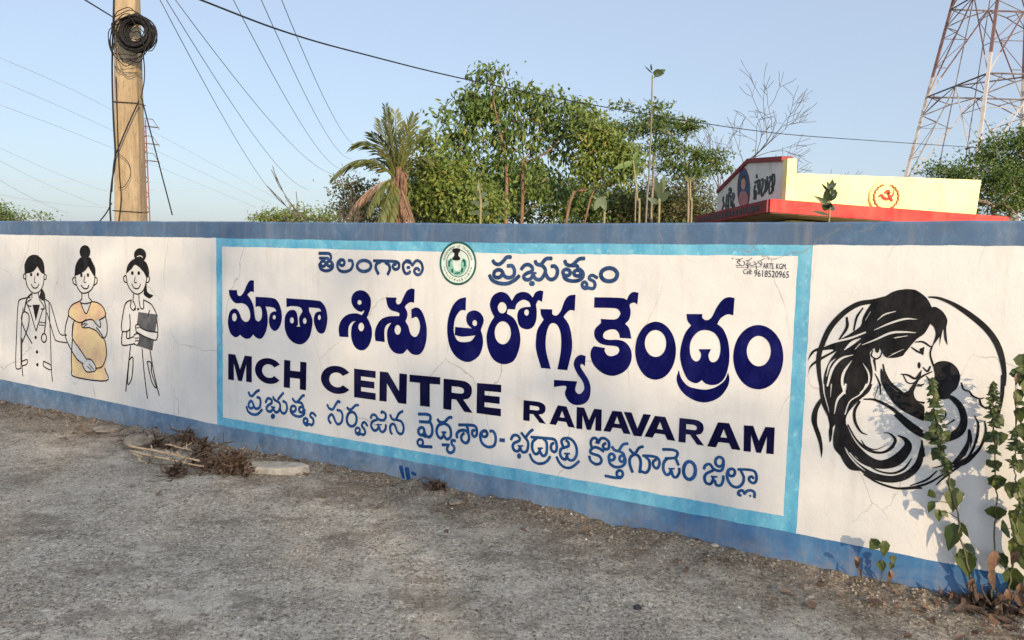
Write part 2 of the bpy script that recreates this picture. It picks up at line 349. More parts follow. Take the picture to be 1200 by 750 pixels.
def ground_mat():
    n = NT('worn_concrete_soil', .95, .15)
    a = n.noise(.55, 6, .62); b = n.noise(2.6, 6, .68); c = n.noise(11, 5, .7); d = n.noise(55, 4, .75); e = n.noise(170, 2, .7)
    k = n.mix(n.ramp(b, .36, .66), (.235, .202, .152), (.415, .368, .290))
    k = n.mix(n.math('MULTIPLY', n.ramp(a, .50, .68), .3), k, (.38, .315, .235))
    k = n.mix(n.math('MULTIPLY', n.ramp(c, .52, .68), .65), k, (.40, .355, .29))
    k = n.mix(n.math('MULTIPLY', n.ramp(c, .46, .34), .65), k, (.115, .094, .068))
    k = n.mix(n.math('MULTIPLY', n.ramp(d, .55, .64), .7), k, (.70, .64, .53))
    k = n.mix(n.math('MULTIPLY', n.ramp(d, .46, .39), .85), k, (.045, .036, .027))
    k = n.mix(n.math('MULTIPLY', n.ramp(e, .57, .66), .7), k, (.52, .475, .40))
    k = n.mix(n.math('MULTIPLY', n.ramp(n.noise(1.15, 9, .76), .53, .57), .5), k, (.50, .45, .365))      # bare worn concrete
    k = n.mix(n.math('MULTIPLY', n.ramp(n.noise(1.6, 9, .78, n.obj((1, 1.3, 1))), .53, .59), .5), k, (.105, .080, .056))    # thin soil
    v = n.vor(75, 'F1'); k = n.mix(n.math('MULTIPLY', n.math('MULTIPLY', n.ramp(v, .30, .18), n.ramp(n.noise(4, 5, .7), .52, .66)), .55), k, n.mix(n.noise(40, 2, .5), (.10, .08, .06), (.66, .60, .50)))
    k = n.mix(n.math('MULTIPLY', n.ramp(e, .42, .34), .6), k, (.06, .048, .035))
    # loose brown soil along the wall (object x = along, y = distance in front)
    p = n.t.nodes.new('ShaderNodeVectorMath'); p.operation = 'DOT_PRODUCT'; n.link(n.tc.outputs['Object'], p.inputs[0]); p.inputs[1].default_value = tuple(WN)
    dist = n.math('SUBTRACT', WD, p.outputs['Value'])
    soil = n.ramp(n.math('ADD', dist, n.math('MULTIPLY', n.math('SUBTRACT', b, .5), 1.5)), .75, .05)
    k = n.mix(n.math('MULTIPLY', soil, .82), k, n.mix(n.ramp(d, .4, .62), (.060, .044, .031), (.19, .145, .10)))
    n.color(k)
    h = n.math('ADD', n.math('MULTIPLY', c, .9), n.math('ADD', n.math('MULTIPLY', d, .5), n.math('MULTIPLY', e, .22)))
    n.bump(h, .9, .028); return n.m
M['ground'] = ground_mat()
def gravel_mat():
    n = NT('mixed_chips', .9, .2); r = n.island()
    k = n.mix(n.ramp(r, 0, .55), (.085, .070, .052), (.24, .205, .16)); k = n.mix(n.ramp(r, .8, .92), k, (.20, .14, .095)); k = n.mix(n.ramp(r, .985, .99), k, (.52, .49, .44))
    n.color(k); return n.m
M['gravel'] = gravel_mat()

# ------------------------------------------------------------------ ground
def axis(fine, far, k=1.35):
    out = list(fine); s = fine[-1] - fine[-2]; x = fine[-1]
    while x < far: s *= k; x += s; out.append(x)
    s = fine[1] - fine[0]; x = fine[0]; pre = []
    while x > -far: s *= k; x -= s; pre.append(x)
    return pre[::-1] + out
xs = axis([-6 + i * .02 for i in range(int(10.4 / .02) + 1)], 900)
ysf = [2.3]
while ysf[-1] < 10: ysf.append(ysf[-1] + .0065 * ysf[-1] * .9)
ys = axis(ysf, 900)
gb = MB(); nx = len(xs)
gb.v = [(x, y, gz(x, y)) for y in ys for x in xs]
gb.f = [(j * nx + i, j * nx + i + 1, (j + 1) * nx + i + 1, (j + 1) * nx + i) for j in range(len(ys) - 1) for i in range(nx - 1)]
tag(gb.build('ground', M['ground'], None, True), kind='structure')

# ------------------------------------------------------------------ boundary wall and its paint
TOP_TAB = [(-26, 1.81), (-8.1, 1.812), (-4.86, 1.80), (-2.24, 1.78), (-.64, 1.788), (.3, 1.792), (9, 1.79)]
wall = thing('boundary_wall', tuple(WN * WD), 'long white plastered compound wall with blue bands and painted health centre sign', 'wall', None, -AZ)
wb = MB(); U = [-26 + i * .08 for i in range(int(35 / .08) + 1)]; T = .23
def topz(u): return lerp_tab(TOP_TAB, u) + .004 * noise.noise(Vector((u * 3, 1, 0))) + .003 * noise.noise(Vector((u * 11, 2, 0))) - .007 * max(0, noise.noise(Vector((u * 6, 9, 0))) - .25)
rows = []
for u in U:
    zt = topz(u); i = len(wb.v)
    wb.v += [(u, 0, -.3), (u, 0, zt - .012), (u, .012, zt), (u, T - .012, zt), (u, T, zt - .012), (u, T, -.3)]; rows.append(i)
for a, b in zip(rows, rows[1:]):
    for k in range(5): wb.f.append((a + k, b + k, b + k + 1, a + k + 1))
wb.f.append(tuple(rows[0] + k for k in range(6))); wb.f.append(tuple(rows[-1] + k for k in reversed(range(6))))
wb.build('wall_body', M['wall'], wall)

def crom(P, closed, corners, n=5, tens=.5):
    """Catmull-Rom through tuples; corner points break the tangent"""
    N = len(P); out = []
    segs = N if closed else N - 1
    for i in range(segs):
        p1 = P[i]; p2 = P[(i + 1) % N]
        c1 = corners[i] or (not closed and i == 0); c2 = corners[(i + 1) % N] or (not closed and i + 1 == N - 1)
        p0 = P[(i - 1) % N]; p3 = P[(i + 2) % N]
        if c1 and c2: out.append(p1); continue
        for k in range(n):
            t = k / n; t2 = t * t; t3 = t2 * t; r = []
            for d in range(len(p1)):
                m1 = (p2[d] - p1[d]) if c1 else (p2[d] - p0[d]) * tens
                m2 = (p2[d] - p1[d]) if c2 else (p3[d] - p1[d]) * tens
                r.append((2 * t3 - 3 * t2 + 1) * p1[d] + (t3 - 2 * t2 + t) * m1 + (-2 * t3 + 3 * t2) * p2[d] + (t3 - t2) * m2)
            out.append(tuple(r))
    if not closed: out.append(P[-1])
    return out
def stroke_outline(P):
    L = []; Rr = []; n = len(P)
    for i, p in enumerate(P):
        a = P[max(i - 1, 0)]; b = P[min(i + 1, n - 1)]; dx, dy = b[0] - a[0], b[1] - a[1]; l = math.hypot(dx, dy) or 1
        h = p[2] / 2; L.append((p[0] - dy / l * h, p[1] + dx / l * h)); Rr.append((p[0] + dy / l * h, p[1] - dx / l * h))
    def cap(p, q, s):
        dx, dy = p[0] - q[0], p[1] - q[1]; l = math.hypot(dx, dy) or 1; a0 = math.atan2(dy, dx); h = p[2] / 2
        return [(p[0] + h * .55 * math.cos(a0) * math.cos(t) - h * math.sin(a0) * math.sin(t), p[1] + h * .55 * math.sin(a0) * math.cos(t) + h * math.cos(a0) * math.sin(t)) for t in (-.9, -.3, .3, .9)]
    return L + cap(P[-1], P[-2], 1)[::-1] + Rr[::-1] + cap(P[0], P[1], 1)[::-1]
def parse_paint(txt):
    pos, neg = [], []
    for line in txt.strip().split('\n'):
        t, *pts = line.split()
        cs = [p.endswith('!') for p in pts]; P = [tuple(float(v) / 1000 for v in p.rstrip('!').split(',')) for p in pts]
        if t in 'PH':
            (pos if t == 'P' else neg).append(crom(P, True, cs, 5))
        else:
            (pos if t == 'S' else neg).append(stroke_outline(crom(P, False, cs, 5)))
    return pos, neg
def winding(poly, x, y):
    w = 0; n = len(poly); x1, y1 = poly[-1]
    for x2, y2 in poly:
        if y1 <= y:
            if y2 > y and (x2 - x1) * (y - y1) - (x - x1) * (y2 - y1) > 0: w += 1
        elif y2 <= y and (x2 - x1) * (y - y1) - (x - x1) * (y2 - y1) < 0: w -= 1
        x1, y1 = x2, y2
    return w
def flat_paint(name, mat, pos, neg, lift, parent):
    """one sheet of paint on the wall: the union of the shapes, cut by the gaps, without overlaps"""
    mb = MB()
    # split into clusters of touching boxes so each triangulation stays small
    shapes = [(p, False) for p in pos] + [(p, True) for p in neg]
    bx = [(min(q[0] for q in p), min(q[1] for q in p), max(q[0] for q in p), max(q[1] for q in p)) for p, _ in shapes]
    left = set(range(len(shapes)))
    while left:
        cl = [left.pop()]; i = 0
        while i < len(cl):
            a = bx[cl[i]]
            hit = [j for j in left if bx[j][0] < a[2] + .002 and bx[j][2] > a[0] - .002 and bx[j][1] < a[3] + .002 and bx[j][3] > a[1] - .002]
            for j in hit: left.discard(j); cl.append(j)
            i += 1
        vs, es = [], []
        for j in cl:
            n0 = len(vs); p = shapes[j][0]; vs += [Vector(q) for q in p]; es += [(n0 + k, n0 + (k + 1) % len(p)) for k in range(len(p))]
        r = delaunay_2d_cdt(vs, es, [], 0, 1e-5)
        V, F = r[0], r[2]; n0 = len(mb.v); mb.v += [(v.x, -lift, v.y) for v in V]
        for f in F:
            cx = sum(V[k].x for k in f) / 3; cy = sum(V[k].y for k in f) / 3; ok = False
            for j in cl:
                b = bx[j]
                if b[0] <= cx <= b[2] and b[1] <= cy <= b[3] and winding(shapes[j][0], cx, cy) != 0:
                    if shapes[j][1]: ok = False; break
                    ok = True
            if ok: mb.f.append(tuple(n0 + k for k in f))
    return mb.build(name, mat, parent)
PAINT = {
 'title': """P -4780,-296! -4685,-294! -4679,-329 -4647,-337 -4609,-304 -4577,-250 -4539,-213 -4498,-212! -4498,-302! -4533,-298 -4571,-324! -4534,-358 -4503,-409 -4490,-479 -4478,-513 -4447,-524 -4419,-501 -4410,-456 -4422,-418 -4447,-408 -4481,-415! -4481,-336! -4307,-336 -4247,-357 -4209,-419 -4201,-487 -4223,-549 -4271,-586 -4319,-564 -4337,-513 -4325,-464 -4295,-441 -4259,-435! -4277,-414 -4325,-406 -4373,-406! -4355,-453 -4349,-522 -4367,-593 -4404,-644 -4441,-658 -4485,-646 -4506,-629! -4541,-659 -4585,-668 -4630,-656 -4651,-642! -4687,-662 -4720,-663 -4765,-635 -4791,-569 -4786,-514 -4764,-463 -4718,-440 -4680,-450 -4654,-479 -4635,-514 -4597,-536 -4559,-527 -4540,-495 -4546,-447 -4578,-409 -4628,-394 -4699,-397 -4744,-373 -4772,-334
H -4690,-507 -4694,-523 -4703,-535 -4716,-540 -4729,-537 -4739,-526 -4742,-510 -4739,-493 -4729,-481 -4716,-476 -4703,-479 -4694,-491
H -4265,-481 -4267,-489 -4272,-495 -4280,-498 -4288,-496 -4294,-491 -4296,-483 -4294,-474 -4288,-468 -4280,-465 -4272,-467 -4267,-473
P -4155,-331! -3856,-333 -3800,-345 -3762,-386 -3745,-451 -3753,-509 -3771,-556 -3804,-572 -3843,-557 -3871,-508 -3877,-467 -3864,-429 -3833,-413 -3805,-409! -3824,-391 -3872,-388 -3928,-389! -3922,-420! -3900,-452 -3890,-493 -3899,-552 -3921,-608 -3966,-651 -4018,-668 -4081,-658 -4134,-624 -4166,-571 -4173,-511 -4164,-463 -4134,-428 -4100,-415 -4065,-419 -4045,-444 -4036,-494 -4036,-523 -4053,-537! -4013,-535! -4021,-510 -4024,-476 -4007,-441 -3992,-424 -4002,-399 -4036,-388 -4105,-388 -4152,-399!
H -4077,-492 -4080,-503 -4087,-512 -4097,-516 -4107,-513 -4114,-506 -4117,-495 -4114,-483 -4107,-475 -4097,-471 -4087,-474 -4080,-481
H -3949,-488 -3951,-499 -3958,-508 -3967,-511 -3976,-509 -3983,-501 -3985,-491 -3983,-480 -3976,-471 -3967,-468 -3958,-470 -3952,-478
H -3809,-455 -3811,-464 -3817,-471 -3824,-474 -3831,-472 -3836,-465 -3838,-456 -3836,-447 -3831,-440 -3824,-437 -3817,-439 -3811,-446
P -3433,-241 -3386,-253 -3352,-288 -3345,-332 -3354,-376 -3379,-429! -3355,-461 -3335,-508 -3334,-560 -3353,-613 -3385,-649 -3423,-663 -3467,-656 -3501,-625 -3521,-573 -3519,-513 -3503,-478 -3481,-460! -3513,-469 -3537,-492 -3548,-523 -3546,-579! -3630,-581! -3638,-529 -3626,-482 -3591,-439 -3538,-413 -3475,-405 -3426,-414! -3408,-394 -3405,-379! -3432,-392 -3470,-383 -3504,-359 -3522,-322 -3515,-281 -3481,-251
H -3429,-326 -3431,-334 -3438,-340 -3447,-343 -3457,-341 -3464,-336 -3467,-327 -3464,-319 -3457,-313 -3448,-310 -3438,-312 -3431,-318
H -3404,-496 -3408,-511 -3417,-523 -3430,-528 -3443,-525 -3452,-515 -3456,-500 -3453,-485 -3443,-473 -3431,-468 -3418,-471 -3408,-482
P -3215,-280! -3122,-277! -3128,-306 -3112,-323 -3086,-311 -3064,-270 -3038,-230 -3003,-211 -2972,-214! -2975,-305! -3006,-303 -3037,-319 -3052,-338! -3031,-372 -3031,-401 -3045,-434! -3021,-465 -3002,-514 -2975,-533 -2949,-528 -2928,-494 -2924,-451 -2938,-413 -2960,-399 -2995,-413! -2998,-351! -2961,-335 -2922,-348 -2891,-393 -2870,-462 -2869,-539 -2887,-605 -2916,-643 -2951,-655 -2991,-649 -3028,-622! -3057,-651 -3098,-660 -3148,-648 -3185,-607 -3200,-550 -3196,-498 -3165,-451! -3201,-466 -3223,-504 -3220,-588! -3301,-587! -3308,-536 -3293,-483 -3252,-433 -3188,-409 -3098,-401! -3098,-383 -3125,-374 -3166,-366 -3198,-338
H -3083,-494 -3087,-511 -3096,-524 -3109,-529 -3122,-526 -3132,-514 -3136,-498 -3132,-481 -3123,-468 -3110,-463 -3097,-466 -3087,-478
P -2564,-248! -2565,-333! -2605,-337 -2642,-385 -2654,-444 -2648,-495 -2621,-533 -2573,-539 -2519,-526 -2487,-489! -2587,-504 -2645,-498! -2643,-445! -2515,-446! -2549,-419 -2559,-380 -2544,-345 -2498,-329 -2451,-346 -2428,-389 -2448,-452! -2431,-502 -2432,-558 -2457,-617 -2516,-659 -2570,-664 -2632,-638 -2681,-578 -2704,-487 -2699,-395 -2667,-312 -2620,-264
H -2477,-409 -2479,-419 -2485,-426 -2494,-429 -2503,-427 -2509,-421 -2512,-411 -2510,-402 -2503,-394 -2495,-391 -2486,-393 -2480,-400
P -2313,-203 -2363,-229 -2385,-280 -2374,-324 -2351,-362! -2384,-414 -2404,-489 -2389,-572 -2345,-635 -2274,-655 -2205,-628 -2170,-559 -2160,-482 -2181,-406 -2214,-359 -2261,-336! -2255,-307! -2203,-307! -2191,-270 -2149,-244 -2108,-255 -2093,-284! -2141,-290 -2175,-308 -2186,-352 -2169,-406 -2125,-424 -2082,-413 -2056,-371 -2052,-312 -2059,-269! -2043,-242 -2018,-251! -2011,-186! -2035,-182 -2065,-196 -2082,-227! -2113,-202 -2157,-196 -2199,-213 -2227,-254! -2262,-214
H -2228,-454 -2235,-490 -2255,-518 -2284,-530 -2314,-522 -2336,-498 -2345,-462 -2338,-425 -2317,-397 -2288,-386 -2259,-394 -2237,-418
H -2263,-299 -2267,-317 -2278,-331 -2294,-336 -2310,-333 -2322,-320 -2327,-303 -2323,-285 -2312,-271 -2296,-266 -2280,-270 -2268,-282
H -2106,-320 -2108,-330 -2113,-337 -2121,-340 -2129,-338 -2135,-332 -2138,-322 -2136,-312 -2130,-305 -2122,-302 -2114,-304 -2108,-310
P -2028,-294! -1948,-292! -1945,-321 -1918,-327 -1890,-297 -1868,-238 -1841,-205 -1798,-196! -1800,-292! -1832,-291 -1860,-316 -1871,-333! -1835,-378 -1815,-445 -1810,-529 -1836,-651! -1901,-651! -1883,-546 -1884,-450 -1904,-393 -1936,-374 -1966,-392 -1984,-458 -1981,-544 -1946,-653! -2011,-654! -2048,-549 -2052,-484 -2042,-419 -2003,-357! -2021,-331
P -1720,-555! -1754,-551 -1785,-575 -1794,-618 -1767,-668 -1734,-707 -1722,-748 -1740,-779 -1762,-784 -1780,-762 -1769,-711! -1922,-718! -1921,-761! -1841,-747 -1846,-794 -1818,-839 -1771,-854 -1715,-837 -1686,-797 -1682,-738 -1698,-693 -1727,-654 -1751,-621 -1743,-604 -1722,-616!
P -1677,-206! -1515,-202 -1477,-212! -1465,-184 -1442,-165 -1410,-168! -1414,-235! -1432,-225 -1455,-232 -1460,-243! -1452,-280 -1459,-321 -1482,-349! -1457,-374 -1441,-431! -1510,-432! -1519,-404 -1540,-387 -1572,-388 -1604,-403 -1615,-426 -1606,-443 -1578,-448 -1522,-444 -1478,-454 -1445,-489 -1435,-537 -1448,-587 -1482,-628 -1545,-656 -1611,-645 -1666,-604 -1688,-555 -1686,-516 -1670,-492! -1600,-498! -1601,-517 -1582,-539 -1554,-541 -1522,-526 -1511,-502 -1524,-484 -1556,-481 -1601,-480 -1642,-467 -1668,-434 -1666,-392 -1630,-353! -1633,-330! -1558,-329 -1527,-318 -1513,-291 -1529,-269 -1561,-263 -1677,-267!
P -1180,-478 -1192,-560 -1231,-624 -1289,-652 -1350,-636 -1396,-579 -1416,-498 -1403,-414 -1362,-351 -1303,-325 -1244,-343 -1199,-399
H -1237,-443 -1243,-481 -1264,-511 -1295,-523 -1326,-516 -1350,-490 -1361,-452 -1354,-414 -1332,-384 -1301,-372 -1270,-380 -1246,-406
P -1130,-272! -1044,-267! -1041,-289 -1018,-299 -992,-281 -968,-227 -939,-185 -910,-169 -877,-172! -879,-264! -910,-261 -943,-283 -961,-315! -927,-344 -901,-400 -889,-470 -891,-541 -910,-606 -944,-641 -979,-649 -1010,-643 -1029,-627! -1051,-645 -1078,-646 -1111,-626 -1142,-565 -1156,-502 -1150,-437 -1132,-376 -1102,-333! -1123,-308
H -1055,-460! -988,-454! -1000,-488 -989,-519 -967,-523 -946,-502 -937,-456 -946,-403 -975,-365 -1020,-353 -1064,-367 -1098,-415 -1103,-470 -1089,-514 -1065,-528 -1046,-515 -1040,-487
P -1159,-585! -1143,-629 -1105,-667 -1058,-677 -1004,-677 -952,-657 -909,-619 -890,-572! -882,-612 -894,-658 -931,-711 -992,-745 -1055,-746 -1116,-719 -1155,-677 -1169,-632
P -615,-465 -627,-550 -669,-617 -730,-646 -796,-630 -846,-572 -868,-488 -855,-400 -811,-334 -748,-307 -684,-326 -635,-383
H -678,-439 -684,-479 -704,-510 -734,-524 -765,-516 -789,-489 -800,-449 -793,-408 -772,-377 -742,-364 -712,-373 -688,-400""",
 'state_name': """S -3830,8,24 -3740,9,24 -3718,-5,24 -3718,-31,24 -3740,-42,24
S -3824,-26,24 -3740,-26,24
S -3766,-65,24 -3769,-74,24 -3778,-81,24 -3791,-84,24 -3803,-81,24 -3812,-75,24 -3815,-66,24 -3812,-57,24 -3803,-50,24 -3791,-47,24 -3778,-49,24 -3769,-55,24 -3766,-65,24 -3769,-74,24
S -3706,-63,24 -3709,-72,24 -3717,-79,24 -3728,-82,24 -3740,-80,24 -3748,-73,24 -3751,-64,24 -3748,-55,24 -3740,-48,24 -3729,-45,24 -3717,-48,24 -3709,-54,24 -3706,-63,24 -3709,-72,24
S -3827,-68,24 -3816,-99,24 -3780,-114,24 -3739,-113,24 -3704,-96,24 -3696,-73,24 -3711,-50,24
S -3588,-53,23 -3591,-63,23 -3599,-71,23 -3611,-74,23 -3623,-72,23 -3632,-65,23 -3635,-54,23 -3632,-44,23 -3623,-37,23 -3611,-34,23 -3600,-36,23 -3591,-43,23 -3588,-53,23 -3591,-63,23
S -3595,-35,23 -3624,-33,23 -3651,-54,23 -3652,-87,23 -3627,-111,23 -3584,-116,23 -3535,-102,23 -3513,-70,23 -3521,-38,23 -3552,-37,23
S -3348,-69,25 -3356,-89,25 -3378,-103,25 -3409,-109,25 -3440,-105,25 -3463,-92,25 -3472,-73,25 -3464,-53,25 -3441,-38,25 -3410,-33,25 -3379,-37,25 -3356,-50,25 -3348,-69,25 -3356,-89,25
S -3325,-33,22 -3163,-33,22 -3118,-39,22 -3105,-57,22 -3112,-79,22 -3139,-87,22 -3158,-73,22 -3152,-56,22 -3131,-52,22
S -3264,-37,25 -3299,-55,25 -3305,-84,25 -3283,-122,25
S -3222,-42,25 -3192,-59,24 -3184,-88,24 -3201,-123,24
S -3015,-38,21 -3048,-32,22 -3071,-53,22 -3067,-88,22 -3049,-112,22 -3020,-107,21 -3013,-95,21
S -3036,-72,22 -3017,-70,21
S -3050,-27,22 -3019,-28,21 -2994,-55,21 -2982,-40,21 -2956,-23,21 -2923,-38,21 -2910,-76,21 -2926,-109,21 -2954,-117,21 -2977,-100,21 -2972,-80,21 -2950,-75,21 -2936,-89,21
S -2371,-9,25 -2358,-25,25 -2327,-32,25 -2297,-13,25 -2272,13,25 -2242,15,25
S -2264,-40,25 -2232,-39,25 -2215,-66,25 -2221,-100,25 -2255,-113,25 -2286,-102,25 -2304,-73,25 -2330,-66,25 -2356,-78,25 -2360,-105,25 -2337,-115,25 -2312,-107,25 -2297,-85,25
S -2393,-102,25 -2372,-132,25 -2323,-149,25 -2263,-149,25 -2212,-126,25 -2180,-99,25
S -2167,-58,24 -2147,-35,24 -2118,-28,24 -2092,-44,24 -2094,-67,24 -2129,-82,24 -2149,-101,24 -2136,-119,24 -2103,-115,24 -2080,-81,24
S -2105,-79,14 -2064,-78,14
S -2083,-90,24 -2065,-113,24 -2036,-116,24 -2013,-93,24 -2001,-60,24 -2023,-32,24 -2060,-24,24 -2073,-5,24
S -2031,-24,24 -2000,9,24 -1962,13,24
S -2005,-67,24 -1984,-103,24 -1955,-113,24 -1928,-94,24 -1921,-58,24 -1938,-34,24 -1962,-34,24
P -2071,-141 -2073,-150 -2080,-156 -2090,-158 -2100,-157 -2108,-151 -2111,-143 -2108,-135 -2101,-129 -2091,-126 -2081,-128 -2074,-133
S -1875,1,23 -1862,-20,23 -1827,-24,23 -1785,12,23 -1749,18,23
S -1827,-26,23 -1796,-27,23 -1785,-46,23
S -1837,-67,23 -1840,-77,23 -1848,-84,23 -1860,-87,23 -1872,-85,23 -1881,-78,23 -1885,-69,23 -1882,-59,23 -1873,-52,23 -1861,-49,23 -1850,-52,23 -1841,-58,23 -1837,-67,23 -1840,-77,23
S -1768,-69,23 -1770,-77,23 -1778,-84,23 -1790,-86,23 -1801,-84,23 -1809,-79,23 -1813,-70,23 -1810,-61,23 -1802,-55,23 -1791,-52,23 -1779,-54,23 -1771,-60,23 -1768,-69,23 -1770,-77,23
S -1881,-74,23 -1871,-103,23 -1835,-116,23 -1789,-114,23 -1758,-95,23 -1755,-67,23 -1776,-46,23
S -1727,-135,20 -1729,-143,20 -1735,-149,20 -1742,-151,20 -1750,-150,20 -1756,-144,20 -1758,-136,20 -1756,-129,20 -1751,-123,20 -1743,-120,20 -1736,-122,20 -1730,-128,20 -1727,-135,20 -1729,-143,20
S -1756,-148,20 -1740,-158,20 -1718,-154,20 -1687,-156,20 -1676,-135,20 -1685,-114,20 -1712,-102,20 -1712,-87,20 -1694,-79,20 -1664,-93,20
S -1541,-70,24 -1547,-90,24 -1564,-104,24 -1589,-110,24 -1615,-106,25 -1634,-93,25 -1642,-74,25 -1636,-54,25 -1617,-40,25 -1592,-34,24 -1567,-38,24 -1548,-52,24 -1541,-70,24 -1547,-90,24""",
 'hospital_line': """S -4560,-1086,23 -4546,-1108,23 -4517,-1110,23 -4480,-1077,23 -4442,-1057,23
S -4467,-1116,23 -4438,-1119,23 -4428,-1151,23 -4438,-1189,23 -4466,-1206,23 -4494,-1200,23 -4513,-1168,23 -4532,-1152,23 -4557,-1173,23 -4558,-1200,23 -4537,-1211,23 -4513,-1202,23 -4501,-1180,23
S -4584,-1204,23 -4565,-1239,23 -4518,-1256,23 -4461,-1247,23 -4410,-1206,23
S -4373,-1145,23 -4350,-1112,23 -4313,-1115,23 -4308,-1141,23 -4345,-1165,23 -4363,-1187,23 -4350,-1209,23 -4313,-1207,23 -4290,-1175,23
S -4313,-1173,14 -4272,-1171,14
S -4290,-1185,23 -4267,-1208,22 -4236,-1198,22 -4218,-1163,22 -4227,-1131,22 -4276,-1114,22 -4293,-1093,22
S -4240,-1106,22 -4204,-1069,22 -4182,-1049,22
S -4222,-1170,22 -4200,-1203,22 -4168,-1203,22 -4146,-1167,22 -4155,-1126,22 -4188,-1113,22
P -4271,-1241 -4274,-1252 -4283,-1260 -4295,-1265 -4307,-1263 -4315,-1257 -4318,-1247 -4315,-1236 -4307,-1227 -4295,-1222 -4283,-1224 -4274,-1230
S -4089,-1082,22 -4067,-1102,22 -4036,-1099,22 -3993,-1055,22 -3969,-1044,22
S -4036,-1102,22 -3997,-1107,22 -3977,-1134,22
S -4054,-1156,22 -4057,-1167,22 -4067,-1177,22 -4080,-1181,22 -4093,-1180,22 -4103,-1173,22 -4106,-1162,22 -4103,-1151,22 -4093,-1141,22 -4080,-1137,22 -4067,-1138,22 -4057,-1145,22 -4054,-1156,22 -4057,-1167,22
S -3976,-1153,22 -3979,-1163,22 -3987,-1172,22 -3999,-1176,22 -4011,-1175,22 -4019,-1168,22 -4022,-1158,22 -4019,-1148,22 -4011,-1139,22 -3999,-1135,22 -3987,-1136,22 -3979,-1143,22 -3976,-1153,22 -3979,-1163,22
S -4111,-1163,22 -4102,-1191,22 -4062,-1209,22 -4010,-1209,22 -3971,-1184,22 -3967,-1148,22
S -3935,-1231,22 -3938,-1240,22 -3945,-1248,22 -3955,-1252,22 -3966,-1251,22 -3973,-1245,22 -3976,-1237,22 -3973,-1227,22 -3966,-1220,22 -3956,-1216,22 -3945,-1217,22 -3938,-1222,22 -3935,-1231,22 -3938,-1240,22
S -3975,-1249,22 -3949,-1266,22 -3915,-1254,21 -3898,-1260,21 -3877,-1240,21 -3881,-1211,21 -3907,-1195,21 -3903,-1173,21 -3881,-1167,21 -3853,-1185,21
S -3742,-1088,21 -3723,-1111,21 -3689,-1115,21 -3660,-1075,21 -3637,-1050,21 -3621,-1056,21
S -3648,-1115,21 -3615,-1118,21 -3596,-1147,21 -3603,-1194,21 -3632,-1217,21 -3658,-1207,21 -3681,-1169,21 -3700,-1154,21 -3726,-1175,21 -3726,-1201,21 -3706,-1220,21
S -3552,-1085,21 -3536,-1098,21 -3509,-1090,20 -3476,-1061,20 -3448,-1055,20
S -3464,-1158,22 -3469,-1185,22 -3486,-1206,22 -3509,-1216,22 -3532,-1212,23 -3549,-1196,23 -3555,-1170,23 -3549,-1143,23 -3533,-1122,22 -3510,-1112,22 -3487,-1116,22 -3470,-1133,22 -3464,-1158,22 -3469,-1185,22
S -3433,-1235,19 -3436,-1245,19 -3443,-1253,19 -3453,-1257,19 -3463,-1256,19 -3471,-1250,19 -3474,-1241,19 -3471,-1231,19 -3464,-1223,19 -3454,-1219,19 -3443,-1220,19 -3436,-1226,19 -3433,-1235,19 -3436,-1245,19
S -3474,-1256,20 -3449,-1268,20 -3427,-1258,20 -3402,-1263,20 -3385,-1246,20 -3392,-1222,20 -3414,-1203,20 -3410,-1182,20 -3389,-1171,20 -3365,-1193,20
S -3336,-1136,20 -3323,-1110,20 -3295,-1109,20 -3270,-1131,20 -3235,-1137,20 -3208,-1123,20 -3205,-1089,20 -3233,-1076,20 -3243,-1087,20
S -3277,-1137,20 -3319,-1156,20 -3332,-1186,20 -3314,-1214,20 -3290,-1216,20 -3269,-1197,20 -3265,-1171,20
S -3283,-1174,11 -3238,-1169,11
S -3259,-1187,20 -3248,-1214,20 -3224,-1216,20 -3204,-1194,20 -3201,-1164,20
S -3164,-1090,20 -3147,-1115,19 -3116,-1115,19 -3090,-1072,19 -3057,-1050,19
S -3116,-1116,19 -3069,-1124,19 -3048,-1159,19 -3054,-1198,19 -3074,-1211,19 -3101,-1199,19 -3119,-1163,19 -3139,-1149,19 -3163,-1169,20 -3159,-1207,20 -3147,-1221,20
S -2925,-1054,22 -2855,-1047,22 -2827,-1057,22 -2830,-1087,22 -2844,-1096,22
S -2915,-1104,22 -2840,-1098,22
S -2833,-1090,22 -2812,-1125,22 -2811,-1171,22 -2831,-1197,22 -2856,-1194,22 -2874,-1168,22
S -2874,-1164,22 -2877,-1178,22 -2886,-1189,22 -2898,-1194,22 -2910,-1192,22 -2920,-1184,22 -2923,-1171,22 -2920,-1158,22 -2911,-1147,22 -2899,-1142,22 -2886,-1143,22 -2877,-1152,22 -2874,-1164,22 -2877,-1178,22
S -2891,-1191,22 -2862,-1201,22
S -2883,-1243,19 -2886,-1254,19 -2894,-1264,19 -2906,-1268,19 -2917,-1267,19 -2925,-1260,19 -2929,-1249,19 -2926,-1238,19 -2918,-1228,19 -2906,-1224,19 -2895,-1225,19 -2887,-1232,19 -2883,-1243,19 -2886,-1254,19
S -2914,-1271,22 -2875,-1269,22 -2811,-1262,22
S -2768,-1070,21 -2750,-1085,21 -2713,-1080,21 -2680,-1048,21 -2655,-1042,21
S -2716,-1089,21 -2760,-1110,21 -2775,-1149,21 -2762,-1182,21 -2738,-1193,21 -2718,-1170,21 -2715,-1147,21
S -2733,-1152,14 -2698,-1147,14
S -2714,-1175,21 -2690,-1192,21 -2663,-1174,21 -2661,-1133,21 -2679,-1102,21 -2716,-1089,21
S -2727,-1236,21 -2672,-1228,21
S -2682,-1234,21 -2688,-1263,21 -2668,-1280,21 -2638,-1267,21 -2632,-1238,21 -2652,-1218,21 -2649,-1195,21 -2624,-1194,21
